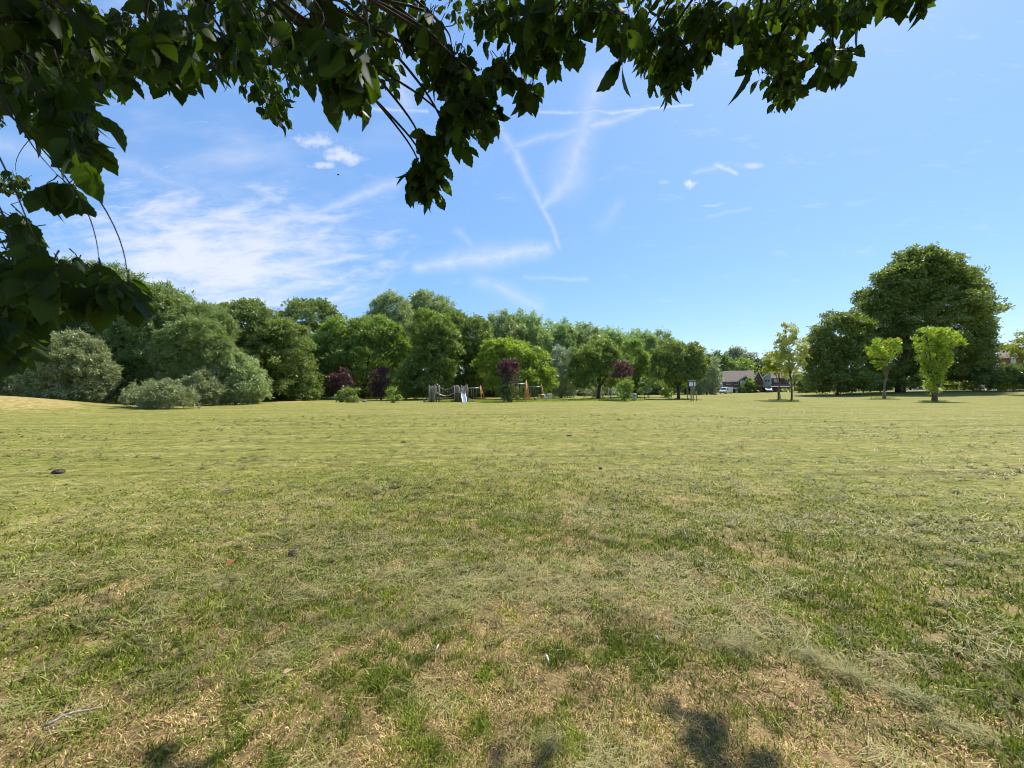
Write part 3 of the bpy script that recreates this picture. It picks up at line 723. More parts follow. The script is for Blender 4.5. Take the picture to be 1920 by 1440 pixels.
tree('garden_hedge', 'dark hedge added to deepen the shade behind the coral-red and cream-green shrubs', 'hedge', 'dark', 'dense', 112, 1800, [(1735, 718, 14, 15), (1770, 712, 26, 16), (1815, 712, 26, 16), (1850, 714, 20, 14)], stems=8)  # also added, hides the pale horizon so the gap stays dark
tree('flowering_shrub', 'coral-red shrub under the huge tree behind the vase-shaped tree', 'bush', 'coral', 'round', 102, 1784, [(1782, 713, 13, 6), (1792, 711, 8, 5), (1772, 716, 6, 5)], stems=4)
tree('low_bush', 'cream-green rounded shrub in front of the coral-red shrub', 'bush', 'cream', 'round', 99, 1796, [(1790, 722, 16, 6), (1808, 722, 12, 5), (1780, 725, 8, 5)], stems=4)
tree('low_bush', 'low yellow-green spiky bush between the huge tree and the pale path', 'bush', 'golden', 'willow', 86, 1872, [(1868, 728, 12, 4), (1878, 724, 7, 6)], stems=4)
# far trees round the houses
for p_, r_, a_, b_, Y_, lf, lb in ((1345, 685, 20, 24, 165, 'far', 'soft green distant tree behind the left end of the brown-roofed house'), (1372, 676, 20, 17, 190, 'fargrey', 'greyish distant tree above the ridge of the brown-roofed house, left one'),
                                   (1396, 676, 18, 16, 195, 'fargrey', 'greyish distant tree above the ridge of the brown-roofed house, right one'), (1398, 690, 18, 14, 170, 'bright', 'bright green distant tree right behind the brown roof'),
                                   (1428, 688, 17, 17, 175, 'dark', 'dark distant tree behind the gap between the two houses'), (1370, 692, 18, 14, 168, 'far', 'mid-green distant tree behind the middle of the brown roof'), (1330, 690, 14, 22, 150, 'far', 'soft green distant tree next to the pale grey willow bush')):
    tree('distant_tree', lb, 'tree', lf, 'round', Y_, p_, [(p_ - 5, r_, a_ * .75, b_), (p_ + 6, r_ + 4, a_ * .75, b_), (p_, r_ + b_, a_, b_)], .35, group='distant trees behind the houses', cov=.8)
tree('garden_shrub', 'dark copper-red shrub at the left end of the brown-roofed house', 'bush', 'copper', 'dense', 128, 1340, [(1340, 720, 5, 12), (1342, 730, 6, 8)], stems=4)
tree('garden_tree', 'light green climbing tree spreading before the brown-roofed house', 'tree', 'bright', 'round', 127, 1408, [(1403, 721, 7, 6), (1410, 724, 7, 6), (1396, 729, 5, 5), (1416, 729, 3, 5)], .15)
tree('garden_shrub', 'dark green shrub under the light green climbing tree', 'bush', 'dark', 'dense', 125.5, 1402, [(1398, 733, 6, 5), (1414, 731, 5, 7)], stems=4)
tree('garden_shrub', 'yellow-green shrub in the garden of the grey-clad house', 'bush', 'yellow', 'dense', 124, 1474, [(1472, 734, 5, 3), (1478, 732, 5, 4)], stems=4)
tree('garden_shrub', 'leafy green shrub at the foot of the broad tree beside the far house', 'bush', 'bright', 'round', 110, 1508, [(1512, 720, 8, 14), (1508, 732, 8, 6)], stems=4)

# ------------------------------------------------------------------ the overhanging tree
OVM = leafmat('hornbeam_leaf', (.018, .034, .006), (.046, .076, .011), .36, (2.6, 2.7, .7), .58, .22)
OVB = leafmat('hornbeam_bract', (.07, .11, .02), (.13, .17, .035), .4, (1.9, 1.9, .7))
TWIG = surf('twig_bark', (.05, .038, .028), .8, .3, 40)
lr = np.random.default_rng(21)
# toothed pointed leaf outline, folded along its midrib
ST = np.array([0, .05, .12, .2, .29, .38, .48, .58, .68, .77, .85, .93, 1.0])
HW = np.array([.01, .115, .19, .245, .28, .295, .29, .27, .235, .18, .115, .05, .0])
def leaves3d(P, A, Nn, L):
    n, k = len(P), len(ST)
    S_ = np.cross(Nn, A)
    curl = lr.uniform(.0, .35, n); fold = lr.uniform(.05, .5, n); wide = lr.uniform(.85, 1.2, n)
    tooth = 1 + np.where(np.arange(k) % 2, .07, -.07); tooth[-1] = 1
    V = np.zeros((n, k, 3, 3))
    for q in range(k):
        s_ = ST[q]
        c0 = P + A * (L * s_)[:, None] - Nn * (L * curl * s_ * s_)[:, None]
        hw = L * HW[q] * tooth[q] * wide
        V[:, q, 1] = c0
        for sg, e in ((-1, 0), (1, 2)):
            V[:, q, e] = c0 + S_ * (sg * hw)[:, None] + Nn * (hw * fold)[:, None]
    V = V.reshape(-1, 3)
    fs = []
    for q in range(k - 1):
        for e in (0, 1):
            fs.append([q * 3 + e, q * 3 + e + 1, q * 3 + 3 + e + 1, q * 3 + 3 + e])
    F4 = (np.arange(n)[:, None, None] * (k * 3) + np.array(fs)[None]).reshape(-1, 4)
    return V, F4
LP, LA, LN, LL = [], [], [], []
BP, BA, BN, BL = [], [], [], []
twigs = MB()
def spray(p, d, length, leaf, k=None):
    """one leafy shoot: a drooping twig with leaves hanging alternately from it, now and then a bract tassel"""
    k = k or max(4, int(length / (leaf * .42)))
    pts = [np.array(p, float)]
    d = nrm(np.array(d, float))
    for q in range(k):
        d = nrm(d + lr.normal(size=3) * .16 + np.array([0, 0, -.10]))
        pts.append(pts[-1] + d * length / k)
        side = nrm(np.cross(d, [0, 0, 1.0]) + 1e-6) * (1 if q % 2 else -1)
        a = nrm(d * .45 + side * lr.uniform(.3, .9) + np.array([0, 0, -.75]) + lr.normal(size=3) * .28)
        nn = lr.normal(size=3) + np.array([0, 0, .35]); nn = nrm(nn - a * (nn @ a))
        LP.append(pts[-1] + a * leaf * .1); LA.append(a); LN.append(nn); LL.append(leaf * lr.uniform(.42, 1.02))
        if lr.random() < .05:
            b0 = pts[-1].copy()
            for z in range(14):
                ba = nrm(lr.normal(size=3) * .6 + [0, 0, -.9]); bn = lr.normal(size=3); bn = nrm(bn - ba * (bn @ ba))
                BP.append(b0 + lr.normal(size=3) * leaf * .07 + [0, 0, -z * leaf * .05]); BA.append(ba); BN.append(bn); BL.append(leaf * lr.uniform(.2, .36))
    a = nrm(d + np.array([0, 0, -.5])); nn = lr.normal(size=3); nn = nrm(nn - a * (nn @ a))
    LP.append(pts[-1]); LA.append(a); LN.append(nn); LL.append(leaf)
    twigs.tube([tuple(q) for q in pts], [leaf * (.022 - .013 * q / k) for q in range(k + 1)], 5)
    return pts
LIMB = [[(-2.2, -2.6, 0), (-2.1, -2.5, 1.6), (-1.9, -2.2, 3.0), (-1.6, -1.6, 4.6), (-1.2, -.6, 6.4)],     # trunk
        [(-2.0, -2.3, 2.5), (-1.7, -1.1, 3.0), (-1.3, .1, 3.0), (-.9, .8, 2.75)],
        [(-1.9, -2.2, 3.0), (-.8, -1.2, 3.6), (.2, -.1, 3.6), (.8, 1.0, 3.15)],
        [(-1.75, -1.9, 3.7), (.2, -1.2, 4.3), (1.5, .2, 4.1), (2.2, 1.2, 3.6)],
        [(-2.0, -2.3, 2.4), (-2.0, -1.2, 2.5), (-1.5, -.2, 2.45), (-1.1, .4, 2.2)],
        [(-1.6, -1.6, 4.6), (-1.3, .4, 5.2), (-1.0, 2.0, 5.2), (-.6, 3.0, 4.8)]]
LR = [[.24, .2, .18, .15, .07], [.09, .07, .05, .02], [.1, .07, .05, .02], [.1, .07, .05, .02], [.06, .05, .03, .015], [.1, .08, .05, .02]]
limb_pts = np.array([np.array(a) * (1 - t_) + np.array(b_) * t_ for L_ in LIMB[1:] for a, b_ in zip(L_[:-1], L_[1:]) for t_ in np.linspace(0, 1, 8)])
def blob(px, row, rx, ry, dist, n, leaf=.075, spread=.2, carrier=True):
    if dist > .9: leaf *= .92
    n = int(n * (1.75 if dist > .9 else 1.05) + .5)
    if dist < .9: n = int(n * 1.9 + .5); dist *= 1.32; leaf *= .74
    """a hanging leafy mass: shoots spread through an ellipsoid, all joined to a limb overhead"""
    c = at(px, row, dist); s_ = dist / F
    for q in range(n):
        o = nrm(lr.normal(size=3)) * lr.random() ** .4
        yy = dist * (1 + lr.uniform(-spread, spread))
        ln = min(.30, max(.05, ry * s_ * lr.uniform(.7, 1.1)))
        d = nrm(np.array([lr.normal() * .6, lr.normal() * .5, -.55 + lr.normal() * .35]))
        p = at(px + o[0] * rx * .8, row + o[1] * ry * .8, yy) - d * ln * .5 + np.array([0, 0, leaf * .33])
        spray(p, d, ln, leaf)
        if carrier and q == 0 and row > 75:
            tp = limb_pts[np.argmin(((limb_pts - p) ** 2).sum(1))]
            h_ = max(.1, (tp[2] - p[2]) * .5)
            w1 = p + np.array([0, 0, h_ * .4]) + lr.normal(size=3) * .02
            w2 = p * .9 + tp * .1 + np.array([0, 0, h_ * .9]) + lr.normal(size=3) * .04
            w3 = p * .5 + tp * .5 + np.array([0, 0, h_ * .8]) + lr.normal(size=3) * .04
            cp_ = [tp, tp, w3, w2, w1, p, p]; sm = []
            for q_ in range(len(cp_) - 3):
                for t_ in np.linspace(0, 1, 6)[:-1]:
                    a0, a1, a2, a3 = cp_[q_:q_ + 4]
                    sm.append(tuple((a0 * (1 - t_) ** 3 + a1 * (3 * t_ ** 3 - 6 * t_ ** 2 + 4) + a2 * (-3 * t_ ** 3 + 3 * t_ ** 2 + 3 * t_ + 1) + a3 * t_ ** 3) / 6))
            sm.append(tuple(p))
            twigs.tube(sm, [(.007 if dist > 1.15 else .0026) * (1 - .78 * q_ / (len(sm) - 1)) for q_ in range(len(sm))], 5)
# masses near the lens (left) and farther along the boughs
for a in [(330, 70, 75, 70, .62, 8, .085, .2), (400, 60, 50, 60, .7, 5, .085, .2), (620, 110, 60, 60, .60, 6, .085, .12), (660, 130, 35, 50, .56, 3, .09, .1), (560, 80, 45, 60, .8, 5, .08),
          (110, 200, 70, 70, .62, 7, .085), (150, 270, 45, 45, .58, 4, .085), (40, 170, 50, 80, .75, 7, .08), (105, 360, 55, 22, .66, 3, .075, .08),
          (35, 430, 40, 35, .66, 4, .08), (110, 530, 90, 36, .56, 8, .08), (40, 520, 50, 50, .6, 6, .085), (225, 555, 30, 36, .55, 5, .075, .1), (20, 610, 32, 45, .62, 4, .08), (30, 580, 45, 45, .7, 5, .08),
          (80, 40, 110, 60, 1.0, 20, .08), (180, 110, 90, 40, 1.3, 12, .075), (60, 150, 60, 40, 1.2, 10, .075), (280, 110, 60, 40, 1.2, 10, .075), (420, 110, 60, 40, 1.4, 10, .075), (22, 655, 28, 36, .7, 4, .08), (150, 520, 60, 40, .75, 6, .08), (60, 575, 50, 32, .75, 5, .08), (230, 60, 90, 55, 1.5, 16, .075), (120, 120, 100, 45, 1.8, 14, .075), (20, 100, 50, 90, 1.0, 9, .08),
          (480, 20, 90, 40, 1.6, 14, .075), (600, 40, 80, 50, 1.3, 14, .075), (700, 60, 60, 60, 1.5, 14, .07), (730, 130, 25, 40, 1.8, 5, .065),
          (800, 60, 60, 50, 1.4, 14, .075), (850, 130, 50, 45, 1.45, 13, .08), (880, 200, 45, 40, 1.4, 10, .08), (915, 215, 25, 30, 1.35, 5, .075), (850, 250, 30, 25, 1.4, 4, .075),
          (805, 320, 36, 40, 1.4, 13, .072, .08), (845, 240, 45, 40, 1.4, 9, .075), (890, 170, 60, 45, 1.4, 10, .078), (830, 130, 60, 50, 1.45, 10, .078), (790, 345, 26, 26, 1.4, 6, .07, .06), (815, 290, 30, 30, 1.4, 6, .07, .06), (620, 130, 60, 45, .9, 6, .085), (670, 160, 30, 40, .6, 3, .10, .08), (1020, 100, 60, 40, 1.4, 8, .078), (1250, 130, 50, 40, 1.8, 10, .072), (1460, 140, 40, 50, 1.9, 10, .07), (800, 360, 20, 18, 1.4, 3, .07, .06), (950, 130, 40, 40, 1.5, 9, .075), (990, 180, 18, 20, 1.3, 4, .075, .08),
          (930, 40, 60, 45, 1.4, 14, .075), (1030, 40, 60, 45, 1.3, 14, .078), (1075, 95, 22, 22, 1.3, 4, .078), (1150, 50, 40, 40, 1.25, 8, .078), (1110, 20, 60, 30, 1.6, 12, .07),
          (1220, 60, 60, 50, 1.8, 18, .072), (1200, 90, 30, 25, 2.2, 7, .07), (1260, 110, 36, 36, 1.7, 10, .075), (1255, 155, 16, 22, 1.7, 4, .072), (1310, 100, 26, 35, 1.6, 7, .075),
          (1330, 40, 60, 40, 1.5, 14, .075), (1400, 40, 50, 45, 1.5, 12, .075), (1430, 100, 26, 26, 1.45, 5, .075), (1470, 100, 32, 55, 1.9, 14, .07), (1475, 170, 24, 30, 2.0, 8, .066),
          (1480, 30, 50, 40, 1.6, 11, .072), (1560, 105, 34, 34, 1.5, 9, .075), (1565, 135, 20, 18, 1.5, 3, .075), (1560, 30, 50, 36, 1.7, 12, .07), (1610, 15, 26, 26, 1.7, 6, .07),
          (1690, -8, 22, 22, 1.25, 4, .068, .06), (1728, -12, 16, 18, 1.25, 3, .066, .05)]:
    blob(*a)
for a in [(200, 130, 70, 40, 3.2, 22, .075), (90, 110, 90, 50, 3.4, 24, .075), (300, 60, 80, 60, 3.0, 20, .075), (490, 130, 32, 60, 2.2, 20, .072), (515, 200, 22, 36, 2.2, 12, .07), (560, 120, 40, 50, 2.6, 12, .07),
          (15, 345, 50, 20, 3.4, 12, .07), (500, 40, 60, 40, 3.4, 16, .075), (700, 20, 90, 30, 3.0, 18, .075), (900, 20, 90, 30, 3.0, 18, .075), (1100, 20, 90, 35, 3.2, 18, .075), (1280, 20, 90, 40, 3.0, 20, .075), (1440, 20, 90, 40, 3.0, 18, .075),
          (1590, 10, 40, 30, 2.8, 8, .07), (60, -10, 140, 60, 2.6, 30, .08), (400, -20, 160, 50, 2.6, 26, .08), (800, -40, 180, 50, 2.4, 26, .08), (1200, -40, 180, 50, 2.4, 26, .08), (1500, -40, 130, 50, 2.4, 16, .08)]:
    blob(*a)
# the rest of its canopy above and behind the camera (it shades the near leaves and drops spots of shade on the turf)
def canopy(n, leaf):
    for q in range(n):
        h = lr.uniform(3.2, 9.5)
        ymax = min((h - 1.6) * .9 - .25, .45 + .43 * h)
        p = np.array([lr.uniform(-7, 6.5), lr.uniform(-6.5, 0) if lr.random() < .35 else lr.uniform(-1.5, ymax), h])
        if p[1] > ymax or ((p[0] - .2) / 7) ** 2 + ((p[1] + .5) / 7) ** 2 > 1: continue
        if p[0] > 2.2 and lr.random() < .55: continue
        spray(p, nrm(np.array([lr.normal(), lr.normal(), -.2])), lr.uniform(.3, .6), leaf, 9)
canopy(6500, .14)
for (sx, sy, n) in ((.80, 1.61, 7), (.74, 1.64, 3), (.95, 1.73, 4), (.90, 1.62, 3), (-1.50, 1.57, 6), (-1.44, 1.60, 3), (-.03, 1.54, 4)):
    for q in range(n):
        s_ = 6.4 + lr.normal() * .15
        p = np.array([sx, sy, 0]) + np.array(SUNV) / SUNV.z * s_ + np.append(lr.normal(size=2) * .05, 0)
        spray(p, nrm(np.array([lr.normal(), lr.normal(), -.2])), .13, .11, 6)
hb = thing('overhanging_tree', 'leafy tree whose dark backlit toothed leaves hang across the top of the view', 'tree', LIMB[0][0])
tr_off = np.array(LIMB[0][0])
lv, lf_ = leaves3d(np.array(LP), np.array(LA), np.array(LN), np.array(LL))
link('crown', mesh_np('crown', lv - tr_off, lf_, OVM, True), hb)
if BP:
    bv, bf = leaf_quads(np.array(BP), np.array(BA), np.array(BN), np.array(BL), np.array(BL) * .32)
    link('seed_tassels', mesh_np('seed_tassels', bv - tr_off, bf, OVB), hb)
twigs.v = [tuple(np.array(p) - tr_off) for p in twigs.v]
twigs.build('twigs', TWIG, hb, True)
lm = MB()
lm.tube([tuple(np.array(p) - tr_off) for p in LIMB[0]], LR[0], 14)
lm.build('trunk', BARK, hb, True)
for L_, r_ in zip(LIMB[1:], LR[1:]):
    b_ = MB(); b_.tube([tuple(np.array(p) - tr_off) for p in L_], r_, 10); b_.build('branch', BARK, hb, True)


# ------------------------------------------------------------------ building, play and street materials
BRICK = surf('brown_brick', (.19, .095, .07), .85, .2, 3.0, bump=.3)
REDBRICK = surf('red_brick', (.30, .11, .075), .85, .2, 3.0, bump=.3)
TILE = surf('brown_roof_tile', (.235, .165, .12), .8, .18, 5, bump=.5, stretch=(1, 1, 4))
GREYCLAD = surf('grey_cladding', (.42, .50, .50), .6, .08, 2, stretch=(.3, 1, 6))
WHITE = surf('white_paint', (.80, .80, .78), .45, .05, 4)
GLASS = surf('dark_window_glass', (.03, .035, .045), .08, .1, 2, spec=.8)
PALEGLASS = surf('curtained_glass', (.55, .58, .60), .12, .15, 1.5, spec=.7)
DARKPANEL = surf('dark_panel', (.06, .06, .07), .6, .1, 3)
TIMBER = surf('weathered_timber', (.30, .265, .20), .85, .22, 7, bump=.5, stretch=(1, 1, .2))
PLANK = surf('pale_plank', (.50, .42, .32), .8, .18, 7, bump=.3)
ORANGE = surf('orange_stained_timber', (.66, .31, .11), .65, .2, 8, stretch=(1, 1, .2))
STEEL = surf('brushed_steel', (.72, .73, .75), .30, .05, 5, metal=.85)
GALV = surf('galvanised_steel', (.62, .63, .62), .45, .12, 6, metal=.55)
GREYP = surf('grey_plastic', (.27, .30, .30), .6, .12, 4)
STONE = surf('grey_stone', (.36, .35, .33), .85, .2, 5, bump=.5)
RUBBER = surf('black_rubber', (.02, .02, .02), .8, .1, 8)
ROPE = surf('rope', (.33, .31, .28), .9, .2, 30)
VANW = surf('white_van_paint', (.82, .82, .83), .25, .03, 2, spec=.6)
CARD = surf('dark_car_paint', (.035, .035, .045), .22, .05, 2, spec=.7)
LAMP = surf('headlamp_glass', (.7, .72, .75), .1, .1, 9, spec=.8)

def rel(o, p): return tuple(np.array(p, float) - np.array(o, float))
class LocalMB(MB):
    """a builder whose points are given in the scene and stored relative to the thing's base"""
    def __init__(s, o): super().__init__(); s.o = np.array(o, float)
    def bar(s, p, q, r, n=8): s.tube([rel(s.o, p), rel(s.o, q)], r, n)
    def path(s, pts, r, n=7): s.tube([rel(s.o, p) for p in pts], r, n)
    def cuboid(s, x0, x1, y0, y1, z0, z1):
        o = s.o; s.box(((x0 + x1) / 2 - o[0], (y0 + y1) / 2 - o[1], (z0 + z1) / 2 - o[2]), (abs(x1 - x0), abs(y1 - y0), abs(z1 - z0)))
    def slab(s, quad, th):
        """a four-cornered slab thickened downwards along its normal"""
        q = [Vector(rel(s.o, p)) for p in quad]
        n = (q[1] - q[0]).cross(q[3] - q[0]).normalized() * th
        s.add([tuple(v) for v in q] + [tuple(v - n) for v in q], [(0, 1, 2, 3), (7, 6, 5, 4), (0, 4, 5, 1), (1, 5, 6, 2), (2, 6, 7, 3), (3, 7, 4, 0)])
def X(px, Y): return (px - 960) / F * Y
def Z(row, Y): return float(at(960, row, Y)[2])
def G(px, Y): return float(gh(X(px, Y), Y))

def window(root, o, x0, x1, z0, z1, y, glass=GLASS, bars=1):
    f = LocalMB(o); t_ = .09
    f.cuboid(x0, x1, y - .07, y + .05, z0, z0 + t_); f.cuboid(x0, x1, y - .07, y + .05, z1 - t_, z1)
    f.cuboid(x0, x0 + t_, y - .07, y + .05, z0 + t_, z1 - t_); f.cuboid(x1 - t_, x1, y - .07, y + .05, z0 + t_, z1 - t_)
    for q in range(bars):
        xm = x0 + (x1 - x0) * (q + 1) / (bars + 1); f.cuboid(xm - .04, xm + .04, y - .065, y + .045, z0 + t_, z1 - t_)
    w_ = f.build('window', WHITE, root)
    g = LocalMB(o); g.cuboid(x0 + .02, x1 - .02, y - .012, y + .03, z0 + .02, z1 - .02); g.build('pane', glass, w_)
    return w_

# ------------------------------------------------------------------ houses
Yh = 130.0
def facing_house(label, cat, o):
    """the houses stand along a road that curves round the field: each fronts the middle of it"""
    h = thing('house', label, cat, o, -math.atan2(o[0], o[1]))
    h.scale = (math.cos(math.atan2(o[0], o[1])), 1, 1)
    return h
def house_one():
    zg = 0.3; o = (X(1383, Yh), Yh, zg)
    h = facing_house('two-storey brown brick house with brown tiled roof and small front gable, behind the white van', 'house', o)
    x0, x1 = X(1355.5, Yh), X(1412, Yh); ze = Z(712.6, Yh); zr = Z(696.0, Yh + 4); d = 8.0
    b = LocalMB(o); b.cuboid(x0, x1, Yh, Yh + d, zg - .2, ze)
    for x in (x0, x1 - .25):
        b.prism([(Yh - o[1], ze - o[2]), (Yh + d - o[1], ze - o[2]), (Yh + d / 2 - o[1], zr - o[2] - .12)], 'x', x - o[0], x + .25 - o[0])
    # projecting front gable
    g0, g1 = X(1387, Yh), X(1410.5, Yh); za = Z(705, Yh - 1)
    b.cuboid(g0, g1, Yh - 1.0, Yh - .002, zg - .2, ze)
    b.prism([(g0 - o[0], ze - o[2]), (g1 - o[0], ze - o[2]), ((g0 + g1) / 2 - o[0], za - o[2])], 'y', -1.0, 3.6)
    b.build('wall', BRICK, h)
    r = LocalMB(o); e = .45; xm = (g0 + g1) / 2
    sl_ = (zr - ze) / (d / 2)
    r.slab([(x0 - .3, Yh - e, ze - e * sl_ + .12), (x1 + .3, Yh - e, ze - e * sl_ + .12), (x1 + .3, Yh + d / 2, zr + .12), (x0 - .3, Yh + d / 2, zr + .12)], .16)
    r.slab([(x1 + .3, Yh + d + e, ze - e * sl_ + .12), (x0 - .3, Yh + d + e, ze - e * sl_ + .12), (x0 - .3, Yh + d / 2, zr + .12), (x1 + .3, Yh + d / 2, zr + .12)], .16)
    rf = r.build('roof', TILE, h)
    r = LocalMB(o)
    s2 = (za - ze) / (xm - g0)
    r.slab([(g0 - .4, Yh - 1.35, ze - .4 * s2 + .14), (xm, Yh - 1.35, za + .14), (xm, Yh + 3.4, za + .14), (g0 - .4, Yh + 3.4, ze - .4 * s2 + .14)][::-1], .14)
    r.slab([(xm, Yh - 1.35, za + .14), (g1 + .4, Yh - 1.35, ze - .4 * s2 + .14), (g1 + .4, Yh + 3.4, ze - .4 * s2 + .14), (xm, Yh + 3.4, za + .14)][::-1], .14)
    r.build('gable_roof', TILE, h)
    f = LocalMB(o)
    f.path([(g0 - .42, Yh - 1.40, ze - .42 * s2), (xm, Yh - 1.40, za + .03)], .13, 4); f.path([(xm, Yh - 1.40, za + .03), (g1 + .42, Yh - 1.40, ze - .42 * s2)], .13, 4)
    f.cuboid(x0 - .3, g0 - .45, Yh - e - .06, Yh - e - .01, ze - e * sl_ - .18, ze - e * sl_ + .10)
    f.build('fascia', WHITE, h)
    c = LocalMB(o); c.cuboid(X(1413.5, Yh + 3), X(1417, Yh + 3), Yh + 2.5, Yh + 3.4, ze - .5, Z(699, Yh + 3)); c.build('chimney', BRICK, rf)
    # right cross wing with its own gable
    wv = LocalMB(o); a0, a1 = X(1412.6, Yh), X(1429, Yh); am = (a0 + a1) / 2 + .2; zt = Z(697.5, Yh + 1)
    wv.cuboid(a0, a1, Yh + .6, Yh + 7.5, zg - .2, Z(712, Yh)); wv.prism([(a0 - o[0], Z(712, Yh) - o[2]), (a1 - o[0], Z(712, Yh) - o[2]), (am - o[0], zt - o[2])], 'y', .6, 7.5)
    wg = wv.build('side_wing', BRICK, h)
    f = LocalMB(o); f.path([(a0, Yh + .45, Z(712, Yh)), (am, Yh + .45, zt + .1), (a1 + .2, Yh + .45, Z(712, Yh) - .1)], .14, 4); f.build('bargeboard', WHITE, wg)
    for (a, c_, r0, r1, bars) in ((1361, 1371, 716, 720.8, 2), (1376, 1385, 715.6, 720.8, 1)):
        window(h, o, X(a, Yh), X(c_, Yh), Z(r1, Yh), Z(r0, Yh), Yh - .03, GLASS, bars)
    window(h, o, X(1391.5, Yh - 1), X(1400, Yh - 1), Z(721, Yh - 1), Z(713.5, Yh - 1), Yh - 1.03, PALEGLASS, 2)
    p = LocalMB(o); p.cuboid(X(1353, Yh), X(1387, Yh) - .1, Yh - 1.5, Yh - .01, Z(728.8, Yh), Z(727, Yh)); p.build('porch_roof', WHITE, h)
    dr = LocalMB(o); dr.cuboid(X(1379, Yh), X(1384, Yh), Yh - .06, Yh - .005, zg, Z(729.5, Yh)); dd = dr.build('door', WHITE, h)
    g_ = LocalMB(o); g_.cuboid(X(1380.3, Yh), X(1382.3, Yh), Yh - .08, Yh - .055, zg + .9, Z(730.5, Yh)); g_.build('pane', GLASS, dd)
    gd = LocalMB(o)
    for q in range(5): gd.cuboid(X(1358 + q * 4, Yh) + .02, X(1362 + q * 4, Yh) - .02, Yh - .05, Yh - .005, zg, Z(729.5, Yh))
    gd.build('garage_door', DARKPANEL, h)
def house_two():
    zg = 0.3; Y = 127.0; o = (X(1452, Y), Y, zg)
    h = facing_house('grey-clad house with one steep sloping roof edge and a brick wing, behind the young trees', 'house', o)
    a0, a1 = X(1429, Y), X(1445.5, Y)
    lo, hi = Z(711.5, Y), Z(698, Y); xl, xh = X(1423.5, Y), X(1444, Y)
    k_ = (hi - lo) / (xh - xl)
    b = LocalMB(o)
    zb = Z(726.5, Y)
    b.prism([(a0 - o[0], zb - o[2]), (a1 - o[0], zb - o[2]), (a1 - o[0], hi - o[2]), (a0 - o[0], lo + (a0 - xl) * k_ - o[2])], 'y', 0, 7)
    b.build('clad_wall', GREYCLAD, h)
    r = LocalMB(o); r.slab([(xl, Y - .4, lo + .1), (xl, Y + 7.2, lo + .1), (xh, Y + 7.2, hi + .1), (xh, Y - .4, hi + .1)][::-1], .2); r.build('roof', TILE, h)
    f = LocalMB(o); f.path([(xl - .05, Y - .48, lo - .05), (xh + .05, Y - .48, hi)], .15, 4); f.build('bargeboard', WHITE, h)
    b = LocalMB(o); b.cuboid(a0 + .02, a1, Y + 2.2, Y + 7, zg - .2, zb - .003)
    b.cuboid(X(1447, Y), X(1455, Y), Y + .2, Y + 2, zg - .2, Z(725.5, Y)); b.cuboid(X(1446, Y), X(1482, Y), Y + 2.2, Y + 8, zg - .2, Z(708.5, Y))
    b.build('wall', BRICK, h)
    r = LocalMB(o); zr = Z(697, Y + 5)
    r.slab([(X(1445.6, Y), Y + 1.9, Z(709, Y)), (X(1484, Y), Y + 1.9, Z(709, Y)), (X(1484, Y), Y + 5.1, zr), (X(1445.6, Y), Y + 5.1, zr)], .16)
    r.slab([(X(1484, Y), Y + 8.3, Z(709, Y)), (X(1445.6, Y), Y + 8.3, Z(709, Y)), (X(1445.6, Y), Y + 5.1, zr), (X(1484, Y), Y + 5.1, zr)], .16)
    r.build('wing_roof', TILE, h)
    r = LocalMB(o); r.slab([(X(1441, Y), Y - .3, Z(725.3, Y)), (X(1483, Y), Y - .3, Z(725.3, Y)), (X(1483, Y), Y + 2.19, Z(719.5, Y)), (X(1446.2, Y), Y + 2.19, Z(719.5, Y))], .15)
    r.build('porch_roof', TILE, h)
    window(h, o, X(1434, Y), X(1444, Y), Z(716.3, Y), Z(710.8, Y), Y - .03, GLASS, 1)
    window(h, o, X(1451, Y), X(1460, Y), Z(717, Y), Z(710.5, Y), Y + 2.16, PALEGLASS, 1)
    window(h, o, X(1472, Y), X(1481, Y), Z(716.5, Y), Z(710.5, Y), Y + 2.16, GLASS, 1)
    window(h, o, X(1464, Y), X(1475, Y), Z(735, Y), Z(726.5, Y), Y + 2.15, PALEGLASS, 3)
    d = LocalMB(o); d.cuboid(X(1456, Y), X(1460, Y), Y + 2.12, Y + 2.19, zg, Z(727, Y)); d.build('door', WHITE, h)
    g = LocalMB(o); g.cuboid(X(1430.5, Y), X(1444, Y), Y + 2.1, Y + 2.19, zg, zb - .2); g.build('garage_door', DARKPANEL, h)
